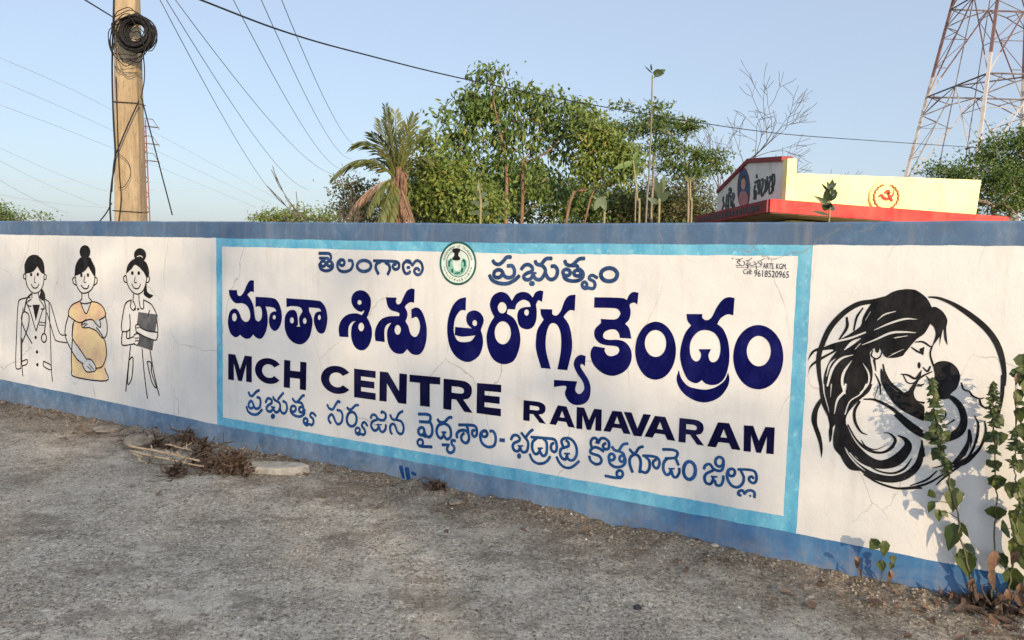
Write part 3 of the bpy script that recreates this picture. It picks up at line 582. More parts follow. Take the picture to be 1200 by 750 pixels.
S -2599,-1084,21 -2507,-1074,21 -2471,-1079,20 -2460,-1106,20 -2463,-1134,20 -2482,-1145,20 -2495,-1130,21 -2493,-1109,21 -2477,-1103,20
S -2539,-1080,21 -2529,-1104,21 -2525,-1126,21
S -2611,-1171,21 -2614,-1147,21 -2594,-1124,21 -2558,-1114,21 -2532,-1124,21 -2519,-1151,21 -2524,-1182,21 -2546,-1197,21 -2573,-1184,21 -2577,-1156,21 -2558,-1133,21
S -2381,-1114,20 -2384,-1124,20 -2391,-1132,20 -2402,-1136,20 -2412,-1135,20 -2420,-1129,20 -2423,-1120,20 -2421,-1110,20 -2413,-1102,20 -2403,-1099,20 -2392,-1100,20 -2384,-1105,20 -2381,-1114,20 -2384,-1124,20
S -2387,-1096,20 -2412,-1098,20 -2433,-1124,20 -2426,-1168,20 -2400,-1192,20 -2365,-1197,20 -2330,-1182,20 -2319,-1147,20 -2323,-1112,20 -2342,-1091,20 -2363,-1094,20
P -2291,-1128! -2251,-1125! -2251,-1151! -2292,-1152!
S -2208,-1126,20 -2193,-1099,20 -2166,-1093,19 -2147,-1106,19 -2150,-1125,19 -2183,-1144,20 -2194,-1167,20 -2181,-1190,20 -2154,-1191,19 -2139,-1159,19
S -2158,-1159,11 -2121,-1154,11
S -2139,-1170,19 -2126,-1192,19 -2096,-1185,19 -2085,-1151,19 -2089,-1119,19 -2117,-1091,19 -2135,-1073,19
S -2102,-1094,19 -2076,-1059,19 -2055,-1042,19
P -2132,-1219 -2133,-1228 -2139,-1235 -2146,-1239 -2154,-1238 -2159,-1232 -2162,-1224 -2160,-1215 -2155,-1208 -2147,-1204 -2140,-1205 -2134,-1211
S -2066,-1090,19 -1952,-1082,19 -1906,-1083,19 -1890,-1112,19 -1892,-1149,19 -1909,-1159,19 -1927,-1144,19 -1925,-1117,19 -1911,-1104,19
S -2028,-1092,19 -2054,-1120,19 -2055,-1163,19 -2037,-1190,19 -2013,-1183,19 -2002,-1155,19
S -2017,-1153,12 -1985,-1148,12
S -2002,-1171,19 -1983,-1195,19 -1960,-1181,19 -1955,-1142,19 -1960,-1106,19 -1981,-1088,19
S -2072,-1198,18 -2053,-1232,18 -2017,-1248,18 -1976,-1240,18 -1947,-1218,18 -1932,-1192,18
S -1847,-1116,19 -1857,-1096,19 -1857,-1081,19 -1843,-1067,18 -1812,-1061,18 -1781,-1075,18 -1760,-1108,18 -1756,-1149,18 -1771,-1183,18 -1794,-1194,18 -1814,-1184,18 -1820,-1159,18
S -1837,-1159,12 -1803,-1154,12
S -1820,-1170,18 -1828,-1192,19 -1850,-1190,19 -1865,-1166,19 -1861,-1136,19 -1836,-1121,18 -1811,-1108,18 -1813,-1087,18 -1829,-1077,18
S -1888,-1188,18 -1869,-1219,18 -1837,-1241,17 -1798,-1240,17 -1767,-1219,17 -1739,-1190,17
S -1661,-1096,18 -1668,-1064,18 -1655,-1039,18 -1634,-1038,18 -1619,-1056,18 -1607,-1035,18 -1583,-1029,18 -1558,-1043,18 -1552,-1067,18 -1556,-1086,18 -1572,-1093,18 -1588,-1083,18 -1588,-1069,18 -1574,-1056,18
S -1635,-1059,18 -1616,-1061,18
S -1585,-1108,18 -1612,-1094,18 -1642,-1091,18 -1666,-1110,18 -1666,-1128,18 -1641,-1134,18 -1611,-1140,18 -1596,-1161,18 -1606,-1183,18 -1633,-1191,18 -1664,-1176,18 -1674,-1150,18
S -1533,-1072,18 -1519,-1088,18 -1493,-1089,17 -1468,-1050,17 -1438,-1039,17
S -1490,-1091,17 -1463,-1102,17 -1452,-1128,17
S -1515,-1130,18 -1517,-1140,18 -1524,-1148,18 -1533,-1152,18 -1542,-1151,18 -1549,-1145,18 -1551,-1136,18 -1549,-1126,18 -1543,-1118,18 -1534,-1114,18 -1525,-1115,18 -1518,-1121,18 -1515,-1130,18 -1517,-1140,18
S -1455,-1131,17 -1457,-1140,17 -1462,-1148,17 -1469,-1151,17 -1477,-1150,17 -1483,-1144,17 -1485,-1136,17 -1483,-1126,17 -1478,-1119,17 -1471,-1115,17 -1463,-1116,17 -1457,-1122,17 -1455,-1131,17 -1457,-1140,17
S -1552,-1138,18 -1542,-1173,18 -1510,-1188,18 -1473,-1180,17 -1451,-1158,17 -1449,-1130,17
S -1461,-1221,17 -1463,-1232,17 -1469,-1240,17 -1479,-1244,17 -1488,-1243,18 -1495,-1237,18 -1498,-1227,18 -1496,-1217,18 -1490,-1208,18 -1480,-1204,17 -1471,-1205,17 -1464,-1211,17 -1461,-1221,17 -1463,-1232,17
S -1471,-1247,17 -1513,-1252,18 -1569,-1251,18
S -1426,-1071,17 -1404,-1090,17 -1389,-1086,17 -1370,-1055,17 -1346,-1043,17
S -1404,-1201,18 -1422,-1153,18 -1419,-1118,18 -1394,-1096,18 -1368,-1105,18 -1356,-1138,18 -1360,-1196,18
S -1345,-1096,17 -1297,-1091,17 -1260,-1095,17 -1246,-1120,17 -1252,-1148,17 -1267,-1156,17 -1283,-1139,17 -1281,-1119,17 -1267,-1106,17
S -1330,-1099,17 -1306,-1120,17 -1304,-1164,17 -1323,-1191,17 -1351,-1188,17
S -1230,-1042,17 -1173,-1036,16 -1146,-1046,16 -1150,-1071,16 -1164,-1081,16 -1213,-1092,17
S -1157,-1077,16 -1137,-1117,16
S -1203,-1090,17 -1221,-1116,17 -1222,-1156,17 -1204,-1183,17 -1184,-1172,17 -1178,-1149,17
S -1191,-1146,10 -1159,-1142,10
S -1175,-1158,17 -1164,-1185,17 -1145,-1187,16 -1131,-1160,16 -1132,-1135,16
S -1041,-1132,20 -1044,-1158,20 -1056,-1178,20 -1072,-1188,20 -1089,-1184,20 -1102,-1168,20 -1107,-1143,20 -1104,-1118,20 -1093,-1097,20 -1076,-1088,20 -1060,-1092,20 -1047,-1108,20 -1041,-1132,20 -1044,-1158,20
S -995,-1116,16 -987,-1094,16 -964,-1085,16 -944,-1106,16 -916,-1114,16 -896,-1103,16 -890,-1069,16
S -892,-1059,16 -894,-1073,16 -901,-1083,16 -912,-1089,16 -923,-1087,16 -932,-1079,16 -935,-1066,16 -933,-1053,16 -925,-1042,16 -915,-1037,16 -903,-1039,16 -895,-1047,16 -892,-1059,16 -894,-1073,16
S -944,-1115,16 -980,-1140,16 -990,-1166,16 -978,-1192,16 -956,-1193,16 -944,-1172,16 -942,-1150,16
S -954,-1151,10 -922,-1148,10
S -934,-1170,16 -922,-1194,16 -899,-1189,16 -889,-1163,16 -889,-1138,16
S -828,-1108,16 -830,-1118,16 -836,-1127,16 -845,-1131,16 -854,-1130,16 -861,-1123,16 -864,-1114,16 -862,-1103,16 -856,-1095,16 -847,-1091,16 -838,-1092,16 -831,-1098,16 -828,-1108,16 -830,-1118,16
S -862,-1097,16 -869,-1122,16 -864,-1154,16 -840,-1183,16 -808,-1185,16 -785,-1159,15 -781,-1126,15 -797,-1096,15
S -813,-1089,15 -764,-1082,15 -729,-1085,15 -716,-1110,15 -718,-1138,15 -732,-1150,15 -750,-1141,15 -753,-1125,15 -741,-1116,15 -731,-1124,15
S -791,-1228,15 -804,-1224,16 -802,-1208,16 -785,-1199,15 -771,-1217,15
S -771,-1212,15 -759,-1197,15 -737,-1191,15 -722,-1201,15 -721,-1226,15
S -746,-1220,11 -740,-1222,11""",
 'english_name': """P -4789,-803! -4708,-803! -4656,-915! -4602,-802! -4523,-801! -4524,-1006! -4587,-1006! -4586,-873! -4635,-1007! -4677,-1008! -4725,-875! -4726,-1009! -4791,-1010!
P -4220,-837! -4258,-814 -4307,-801 -4360,-800 -4410,-811 -4452,-833 -4479,-863 -4489,-898 -4479,-933 -4452,-963 -4411,-985 -4362,-996 -4310,-995 -4262,-982 -4223,-959! -4282,-930! -4301,-943 -4325,-949 -4350,-950 -4373,-944 -4393,-932 -4406,-916 -4410,-898 -4405,-880 -4392,-864 -4372,-852 -4348,-846 -4323,-847 -4299,-853 -4281,-866!
P -4176,-797! -4111,-797! -4113,-872! -4013,-871! -4011,-796! -3948,-795! -3952,-1005! -4015,-1005! -4014,-925! -4114,-927! -4116,-1006! -4181,-1007!
P -3534,-833! -3573,-809 -3622,-796 -3675,-796 -3726,-807 -3768,-830 -3795,-862 -3805,-898 -3795,-933 -3767,-964 -3725,-986 -3674,-997 -3621,-994 -3571,-980 -3533,-956! -3594,-928! -3613,-941 -3636,-948 -3662,-949 -3687,-943 -3707,-932 -3720,-915 -3725,-897 -3720,-878 -3707,-861 -3687,-849 -3663,-843 -3637,-843 -3614,-850 -3595,-862!
P -3492,-798! -3296,-798! -3296,-847! -3428,-847! -3427,-875! -3307,-875! -3306,-922! -3427,-923! -3426,-953! -3294,-953! -3294,-1002! -3489,-1003!
P -3260,-796! -3188,-795! -3091,-916! -3090,-793! -3025,-792! -3027,-998! -3096,-999! -3196,-873! -3197,-1001! -3261,-1003!
P -3004,-793! -2753,-786! -2752,-835! -2836,-838! -2833,-994! -2913,-996! -2917,-840! -3003,-842!
P -2726,-792! -2590,-791 -2540,-799 -2509,-825 -2506,-867 -2527,-900 -2569,-914! -2496,-992! -2559,-993! -2624,-920! -2660,-921! -2660,-994! -2725,-994!
H -2661,-836! -2600,-835 -2571,-843 -2566,-863 -2584,-876 -2661,-878!
P -2467,-794! -2288,-787! -2287,-835! -2409,-839! -2408,-867! -2297,-864! -2297,-910! -2408,-912! -2408,-942! -2286,-940! -2285,-988! -2466,-990!
P -2125,-866! -2032,-864 -1998,-869 -1976,-885 -1974,-913 -1989,-934 -2018,-943! -1967,-994! -2010,-993! -2055,-946! -2080,-946! -2080,-992! -2125,-992!
H -2081,-893! -2039,-893 -2019,-897 -2015,-910 -2028,-918 -2081,-920!
P -1891,-870! -1833,-870! -1774,-992! -1817,-992! -1832,-965! -1886,-965! -1899,-992! -1943,-992!
H -1861,-899! -1843,-940! -1876,-941!
P -1766,-865! -1718,-864! -1684,-934! -1654,-862! -1606,-861! -1604,-989! -1642,-991! -1643,-907! -1671,-992! -1696,-993! -1727,-910! -1725,-994! -1764,-996!
P -1540,-860! -1483,-858! -1423,-983! -1466,-984! -1481,-957! -1535,-958! -1547,-986! -1591,-987!
H -1510,-889! -1492,-932! -1525,-933!
P -1470,-857! -1423,-856! -1384,-943! -1352,-855! -1307,-854! -1359,-987! -1405,-988!
P -1284,-857! -1224,-856! -1161,-984! -1207,-984! -1222,-956! -1279,-956! -1293,-984! -1340,-984!
H -1253,-887! -1234,-930! -1269,-930!
P -1143,-851! -1060,-850 -1030,-856 -1011,-873 -1008,-902 -1021,-924 -1047,-933! -1000,-987! -1039,-987! -1080,-937! -1103,-938! -1103,-986! -1143,-986!
H -1104,-881! -1066,-880 -1048,-886 -1045,-899 -1056,-908 -1103,-909!
P -931,-848! -872,-845! -805,-983! -851,-984! -867,-954! -924,-956! -936,-987! -983,-988!
H -899,-880! -879,-926! -914,-928!
P -794,-846! -747,-843! -714,-919! -684,-840! -638,-837! -636,-979! -673,-981! -674,-889! -700,-982! -724,-983! -755,-893! -752,-984! -789,-986!""",
 'doctor_figure': """P -7676,-248 -7676,-172 -7618,-105 -7533,-75 -7450,-78 -7424,-88 -7369,-118 -7339,-173 -7333,-259! -7398,-239 -7455,-185! -7523,-234 -7608,-255 -7677,-261!
S -7659,-257,13 -7657,-341,13 -7616,-406,13 -7533,-445,13 -7433,-426,12 -7364,-358,12 -7343,-265,12
S -7666,-257,13 -7701,-277,13 -7696,-309,13 -7662,-313,13
S -7336,-255,12 -7308,-269,12 -7316,-301,12 -7348,-308,12
P -7545,-266 -7548,-274 -7556,-281 -7566,-284 -7576,-282 -7583,-276 -7585,-267 -7582,-259 -7575,-252 -7564,-250 -7554,-252 -7547,-258
P -7432,-260 -7435,-269 -7442,-275 -7452,-278 -7462,-276 -7469,-270 -7471,-262 -7468,-253 -7461,-247 -7451,-244 -7441,-246 -7434,-252
S -7499,-279,9 -7515,-336,9 -7488,-342,9
S -7570,-361,13 -7531,-393,13 -7471,-390,12 -7436,-355,12
P -7388,-396 -7341,-440 -7337,-499 -7377,-511 -7435,-486 -7417,-440
S -7560,-446,13 -7563,-497,13
S -7450,-436,12 -7442,-492,12
P -7556,-559! -7429,-552! -7506,-714!
S -7577,-507,13 -7657,-549,13 -7609,-613,13 -7507,-814,13
S -7436,-501,12 -7357,-571,12 -7392,-614,12 -7507,-814,13
S -7657,-549,13 -7634,-571,13 -7580,-576,13
S -7351,-589,12 -7414,-593,12
S -7596,-490,13 -7758,-516,13 -7813,-577,13 -7857,-887,13 -7886,-1181,13 -7846,-1217,13 -7789,-1201,13
S -7724,-600,13 -7770,-823,13 -7792,-1192,13
S -7760,-900,13 -7773,-1151,13 -7762,-1282,13
S -7337,-496,12 -7258,-529,12 -7198,-636,12 -7109,-805,12 -6993,-815,12
S -7310,-624,12 -7206,-840,12 -7160,-882,12 -6996,-888,12
S -7274,-530,12 -7263,-881,12 -7261,-1142,12 -7248,-1281,12
S -7574,-455,20 -7655,-511,20 -7705,-628,20
S -7705,-632,15 -7628,-661,15 -7633,-757,15 -7707,-876,15 -7762,-948,16
S -7705,-632,15 -7748,-669,15 -7752,-745,15 -7672,-855,15 -7584,-938,15
S -7354,-497,17 -7326,-606,17 -7349,-757,17 -7368,-829,17
S -7331,-867,15 -7337,-889,15 -7354,-905,15 -7375,-912,15 -7397,-908,15 -7412,-894,15 -7417,-874,15 -7410,-853,15 -7394,-836,15 -7372,-829,15 -7351,-833,15 -7336,-847,15 -7331,-867,15 -7337,-889,15
P -7497,-874 -7500,-883 -7507,-890 -7518,-893 -7528,-891 -7535,-886 -7537,-877 -7534,-868 -7526,-862 -7516,-859 -7506,-860 -7499,-866
P -7480,-1015 -7483,-1023 -7490,-1030 -7501,-1033 -7511,-1032 -7518,-1026 -7520,-1018 -7517,-1009 -7509,-1002 -7499,-999 -7489,-1001 -7482,-1006
P -7479,-1140 -7482,-1149 -7489,-1156 -7500,-1159 -7510,-1157 -7517,-1152 -7519,-1143 -7516,-1135 -7508,-1128 -7498,-1124 -7488,-1126 -7481,-1131
S -7779,-1136,13 -7677,-1108,13 -7686,-1153,13 -7774,-1181,13
S -7390,-1098,13 -7274,-1124,12 -7276,-1171,12 -7393,-1145,13 -7390,-1098,13
S -7453,-722,10 -7354,-723,9
S -7454,-749,10 -7365,-748,9""",
 'dress': """P -6779,-485! -6907,-534 -6958,-620! -6864,-667 -6876,-727 -6902,-840 -6924,-992 -6923,-1123 -6884,-1198! -6393,-1185! -6410,-1056 -6386,-946 -6397,-838 -6469,-754 -6527,-703 -6532,-653 -6390,-596! -6417,-525 -6505,-485 -6595,-481! -6684,-595!
H -6958,-626! -7010,-736 -7014,-830 -6953,-919 -6846,-1022 -6753,-1061 -6690,-1018! -6795,-925 -6899,-834 -6882,-708 -6864,-667!
H -6753,-1055 -6690,-1012 -6613,-1015 -6554,-1064 -6549,-1106! -6678,-1133 -6739,-1096
H -6384,-604! -6364,-692 -6381,-774 -6441,-800 -6528,-743 -6634,-720 -6735,-726 -6749,-691 -6677,-655 -6586,-644 -6526,-681 -6467,-705 -6471,-636!""",
 'pregnant_figure': """P -6595,-31 -6607,-61 -6638,-84 -6679,-93 -6720,-86 -6750,-64 -6760,-34 -6748,-3 -6716,20 -6675,29 -6634,22 -6605,0
P -6740,-82 -6823,-153 -6849,-258! -6755,-233 -6677,-198 -6630,-161! -6586,-210 -6528,-265! -6525,-181 -6568,-120 -6612,-79
S -6834,-263,12 -6821,-336,12 -6761,-398,12 -6684,-407,12 -6592,-372,12 -6544,-307,12 -6533,-244,12
S -6843,-264,12 -6875,-283,13 -6867,-323,13 -6830,-340,12
S -6528,-256,12 -6501,-270,12 -6508,-309,12 -6545,-329,12
P -6723,-245 -6725,-254 -6732,-261 -6740,-264 -6749,-262 -6755,-255 -6757,-246 -6754,-237 -6748,-230 -6739,-227 -6731,-229 -6725,-236
P -6622,-240 -6624,-249 -6631,-256 -6639,-258 -6647,-256 -6653,-250 -6655,-241 -6653,-232 -6646,-225 -6638,-222 -6630,-224 -6624,-231
S -6685,-249,9 -6702,-304,9 -6671,-307,9
S -6749,-337,12 -6707,-364,12 -6652,-362,12 -6627,-332,12
S -6739,-406,12 -6741,-461,12 -6770,-480,12
S -6638,-398,12 -6630,-446,12 -6589,-471,12
S -6764,-499,12 -6687,-504,12 -6601,-487,12
S -6770,-486,12 -6681,-595,12 -6595,-481,12
S -6779,-485,12 -6907,-534,13 -6958,-620,13 -6864,-667,13 -6771,-683,12 -6677,-649,12
S -6595,-481,12 -6505,-485,12 -6417,-525,12 -6387,-595,12 -6480,-642,12
S -6958,-629,13 -7010,-736,13 -7014,-830,13 -6953,-919,13 -6846,-1022,13 -6753,-1061,13
S -6864,-670,13 -6882,-708,13 -6899,-834,13 -6795,-925,13 -6690,-1014,12
S -6753,-1055,13 -6739,-1096,13 -6678,-1133,12 -6549,-1106,12 -6554,-1064,12 -6613,-1015,12 -6690,-1012,12
S -6677,-1081,9 -6616,-1109,9
S -6651,-1057,9 -6579,-1100,9
S -6555,-1088,12 -6449,-1060,12 -6386,-955,12 -6397,-838,12 -6469,-754,12 -6527,-712,12
S -6387,-599,12 -6364,-692,12 -6381,-774,12 -6441,-800,12 -6528,-743,12 -6634,-720,12
S -6471,-642,12 -6467,-705,12 -6526,-681,12 -6586,-644,12 -6677,-655,12 -6749,-691,12 -6735,-726,12 -6634,-720,12
S -6750,-703,9 -6678,-680,9
S -6719,-716,9 -6663,-690,9
S -6902,-840,13 -6924,-992,13 -6923,-1123,13 -6884,-1198,13 -6393,-1185,12 -6411,-1074,12
S -6894,-700,9 -6911,-822,9""",
 'clipboard_paint': """P -5917,-536! -5655,-543! -5736,-857! -5984,-827!
H -5959,-659 -5914,-646 -5885,-672 -5782,-695 -5664,-702! -5670,-750 -5725,-762 -5856,-738 -5951,-707
H -5985,-742 -5939,-725 -5907,-736 -5908,-783 -5942,-827 -5987,-812""",
 'nurse_figure': """P -5800,-44 -5811,-73 -5842,-96 -5883,-104 -5924,-97 -5954,-76 -5965,-47 -5953,-17 -5922,5 -5880,14 -5839,6 -5810,-15
P -5959,-78 -6051,-133 -6083,-213! -6007,-169 -5946,-130 -5844,-183 -5795,-237 -5763,-199 -5784,-126 -5836,-90
X -5923,-59,9 -5876,-51,9 -5847,-65,9
P -5802,-288 -5789,-356 -5709,-384! -5761,-410 -5828,-389 -5839,-358
S -6078,-228,11 -6061,-302,11 -5997,-365,11 -5922,-381,11 -5848,-349,11 -5808,-283,11 -5792,-218,11
S -6084,-224,11 -6115,-244,12 -6103,-281,12 -6067,-287,11
S -5786,-218,11 -5758,-232,11 -5770,-269,11 -5799,-277,11
P -5974,-202 -5977,-210 -5984,-217 -5993,-219 -6002,-217 -6008,-211 -6010,-203 -6008,-194 -6001,-188 -5992,-185 -5983,-187 -5977,-193
P -5885,-199 -5888,-207 -5895,-214 -5903,-216 -5912,-214 -5919,-208 -5921,-200 -5918,-192 -5912,-185 -5903,-183 -5894,-185 -5888,-191
S -5954,-233,9 -5964,-280,9 -5935,-282,9
S -6004,-296,11 -5966,-332,11 -5912,-330,11 -5882,-295,11
S -5982,-383,11 -5990,-453,11
S -5907,-380,11 -5903,-454,11
S -6013,-441,11 -6024,-498,11 -5985,-525,11 -5955,-500,11 -5978,-449,11
S -5903,-445,11 -5886,-500,11 -5845,-498,11 -5844,-433,11
P -5949,-513 -5951,-519 -5957,-523 -5964,-525 -5972,-524 -5977,-520 -5979,-515 -5977,-509 -5971,-505 -5964,-503 -5956,-504 -5951,-508
P -5904,-511 -5907,-516 -5912,-521 -5920,-523 -5927,-522 -5932,-518 -5934,-512 -5932,-507 -5927,-502 -5919,-500 -5912,-501 -5906,-505
S -6013,-436,11 -6084,-464,12 -6122,-532,12 -6158,-706,12 -6060,-709,12 -6034,-660,12 -6038,-565,11
S -5843,-427,11 -5748,-456,11 -5700,-499,11 -5672,-540,11
S -6143,-715,12 -6160,-802,12 -6137,-843,12 -5984,-819,11
S -6081,-710,12 -6083,-777,12 -5982,-755,11
S -6034,-660,12 -6043,-765,12
S -6033,-840,12 -6082,-1084,12 -6111,-1251,12
S -5874,-850,11 -5849,-1061,11 -5810,-1280,11
S -5765,-856,11 -5717,-1048,11 -5651,-1237,11
S -5673,-584,11 -5657,-662,11 -5670,-750,11 -5725,-762,11 -5856,-738,11 -5951,-707,11
S -5663,-694,11 -5782,-693,11 -5885,-672,11 -5914,-646,11 -5959,-659,11 -5951,-707,11
S -5985,-742,11 -5939,-725,11 -5907,-736,11 -5908,-783,11 -5942,-827,11 -5987,-812,11
S -5970,-769,9 -5916,-761,9
S -5971,-792,9 -5917,-784,9
S -5950,-677,9 -5908,-670,9
S -5788,-573,11 -5764,-512,11
S -6057,-966,12 -6002,-942,12 -6021,-1116,12 -6084,-1180,12 -6057,-966,12
S -5808,-959,11 -5753,-963,11 -5746,-1051,11 -5685,-1172,11 -5748,-1126,11 -5808,-959,11""",
 'mother_child_mural': """S -165,-136,14 -216,-156,21 -280,-173,24 -344,-221,25 -401,-298,26 -434,-389,24 -446,-458,23 -437,-547,19 -418,-629,14
S 19,-124,7 62,-128,12 123,-154,18 190,-199,24 252,-253,25 295,-311,25 322,-376,23 339,-456,17 341,-510,15
S 335,-466,16 337,-560,14 328,-656,9 316,-705,4
P -216,-158 -166,-130 -129,-104 -86,-92 -55,-91 -31,-97 10,-129 34,-171! 52,-170 81,-191 101,-228 99,-270 110,-347! 95,-316 88,-271 81,-313 77,-355! 75,-310 68,-321 46,-361! 58,-301 49,-266 33,-250! 12,-297 -23,-332 -63,-395 -74,-412 -112,-425 -148,-421 -177,-376! -202,-389 -215,-408! -208,-451 -197,-501 -199,-553 -215,-607! -417,-630! -416,-591 -414,-530 -392,-460 -364,-412! -433,-464 -480,-506 -490,-547! -484,-499 -447,-458 -378,-408 -456,-421 -476,-438 -497,-474! -484,-431 -461,-408 -417,-386 -357,-355 -305,-318 -264,-280 -254,-232
X -239,-309,8 -304,-342,10 -377,-368,9 -423,-394,4
X -259,-340,3 -296,-367,18 -330,-404,4
X -23,-296,3 -73,-296,9 -130,-305,11 -192,-341,8 -252,-373,3
X -21,-232,2 -71,-233,9 -133,-257,9 -203,-296,3
X -114,-199,3 -161,-217,7 -192,-247,3
X -224,-207,3 -244,-251,3
X -259,-366,5 -282,-397,3
X -288,-425,3 -341,-448,11 -379,-504,14 -397,-592,9
X -293,-454,3 -324,-514,13 -330,-566,13 -315,-621,11
X -368,-451,3 -391,-483,9 -404,-544,4
X -242,-463,3 -214,-510,9 -213,-562,8 -245,-613,8
X -57,-313,3 -103,-325,5 -115,-329,2
X -135,-423,2 -99,-397,4 -68,-378,2
X -123,-408,1 -86,-390,3
S -258,-191,6 -283,-238,10 -293,-304,7
S -328,-242,10 -325,-292,14 -358,-357,6
S -203,-394,5 -207,-422,6 -186,-436,8 -168,-422,6 -162,-391,3
P -174,-387 -175,-396 -178,-403 -183,-406 -188,-404 -192,-397 -194,-388 -193,-379 -190,-371 -185,-369 -180,-371 -176,-377
S -194,-441,11 -183,-496,3
S -187,-508,3 -166,-549,8 -155,-603,5
S -154,-459,5 -143,-503,11 -115,-551,15 -61,-592,13
S -161,-558,9 -156,-614,2
S -169,-570,5 -181,-631,2
P -426,-659 -454,-711 -463,-770 -448,-818 -421,-888 -404,-964! -401,-910 -414,-846 -434,-791 -434,-725 -418,-674
P -436,-587! -430,-635 -417,-691 -396,-729 -384,-752 -369,-811 -350,-782 -356,-846 -349,-902 -318,-938! -293,-979 -263,-1002 -209,-999! -250,-968 -282,-924 -297,-890! -275,-915 -280,-835 -302,-765 -294,-716 -254,-655 -208,-602 -194,-561!
P -388,-744! -376,-791 -378,-824 -371,-879! -363,-859 -362,-790
X -416,-585,8 -409,-633,6 -387,-703,4 -382,-727,2
X -379,-581,6 -380,-646,3
X -313,-574,11 -320,-615,12 -347,-658,11 -357,-728,4
X -220,-564,9 -242,-614,6 -290,-659,6 -308,-726,6
X -300,-891,2 -282,-924,6 -243,-967,8 -202,-996,3
S -246,-653,11 -266,-704,13 -259,-760,13 -231,-804,9 -204,-814,4
S -304,-790,31 -270,-874,50 -209,-936,54 -137,-954,43 -70,-923,51 -25,-854,38 -35,-816,20 -68,-799,6
X -253,-928,2 -236,-942,3
S -292,-776,6 -250,-847,11 -191,-890,15 -134,-894,11 -94,-864,15 -81,-823,10 -106,-795,7 -131,-795,4
S -227,-844,3 -206,-873,7 -163,-883,5 -121,-858,2
S -98,-794,3 -74,-822,4 -84,-862,3
X -296,-777,2 -257,-848,6 -204,-900,8 -154,-917,7 -92,-895,3
S -294,-910,9 -243,-967,19 -169,-1013,34 -85,-1019,34 -18,-986,33 25,-924,29 37,-844,19
S 40,-883,23 33,-809,7
S -202,-959,4 -142,-987,8 -80,-988,10 -33,-957,11 -4,-903,4
S -206,-1016,5 -139,-1046,10 -55,-1059,11 46,-1039,9
S -62,-1061,10 10,-1042,11 80,-1005,10 146,-942,6
S -1,-1036,4 44,-1010,9
S -1,-1036,5 65,-995,10 105,-945,5
S -228,-640,7 -177,-638,12 -106,-669,16 -41,-719,19 29,-768,20
S -84,-700,20 -7,-765,22 66,-792,24 136,-786,28 182,-747,37 197,-693,30 182,-634,28 151,-597,24 123,-583,15
P -161,-480 -127,-550 -77,-589 -39,-577 -20,-544 -5,-542! -17,-597 2,-626 33,-647 35,-716! -21,-694 -81,-660 -123,-609 -157,-546
S 47,-354,7 42,-393,7 54,-435,8 63,-454,7
S 16,-459,5 36,-476,9 46,-451,7
P 6,-450 5,-458 3,-463 1,-466 -3,-464 -5,-459 -7,-451 -6,-443 -4,-437 -1,-435 2,-437 4,-442
S -38,-367,5 -11,-385,9 13,-394,8
S 14,-362,5 10,-398,7
P -3,-372 16,-362! 12,-400! 2,-388
S -24,-341,5 8,-338,9 41,-358,7
S -74,-500,5 -44,-502,9 -12,-515,11 6,-482,4
S -64,-504,4 -45,-537,6 -17,-537,7 13,-504,9 55,-475,5
S 10,-474,4 3,-510,8 -27,-571,16
P 59,-445 89,-422 129,-426 160,-458 169,-501 159,-543 138,-570 127,-596 86,-601 59,-568 48,-541 67,-497
S -4,-540,3 12,-545,9 27,-536,4
S 33,-500,4 57,-533,13 65,-568,20
S -15,-550,5 15,-549,6
S -20,-559,6 -16,-600,8 2,-623,6 31,-628,11
S 120,-654,6 122,-682,7 108,-702,4
S 122,-728,3 159,-693,7
S 125,-781,3 169,-739,8
S 176,-516,7 186,-545,8 210,-554,7 225,-573,9 252,-582,7 269,-576,4
S 252,-584,7 260,-610,10 283,-627,4
S 237,-663,4 255,-705,10 251,-778,11 229,-854,10 201,-895,12
S 221,-732,12 225,-790,22 202,-850,24 169,-900,13
X 227,-789,1 226,-822,4 213,-860,2
S 170,-916,12 211,-885,27 243,-852,16 273,-799,11 286,-733,9 279,-684,5
S 230,-870,10 186,-917,9 134,-975,9 104,-1015,4
S 82,-936,3 137,-913,8 177,-893,10""",
 'signature': """S -882,34,3 -862,33,3 -844,37,3
S -860,31,3 -861,20,3
S -863,30,3 -871,23,3 -870,14,3 -859,9,3 -860,1,3 -871,-1,3 -878,2,3
S -868,19,3 -854,24,3
S -857,3,3 -846,0,3 -836,5,3 -835,19,3 -843,22,3
S -828,27,3 -815,28,3 -799,41,3
S -824,13,3 -826,5,3 -819,1,3 -810,6,3 -804,17,3
S -817,25,3 -817,4,3 -817,-17,3
S -805,4,3 -794,1,3 -782,10,3 -781,19,3 -789,22,3
S -769,26,3 -757,26,3 -735,41,3
S -776,10,3 -774,-7,3 -768,-19,3
S -776,10,3 -766,18,3 -756,12,3 -751,4,3 -746,12,3 -752,23,3
S -877,-10,2 -748,-3,2
S -901,38,2 -897,34,2
S -894,42,2 -896,34,2
S -722,43,2 -724,36,2
S -711,43,2 -715,33,2""",
}

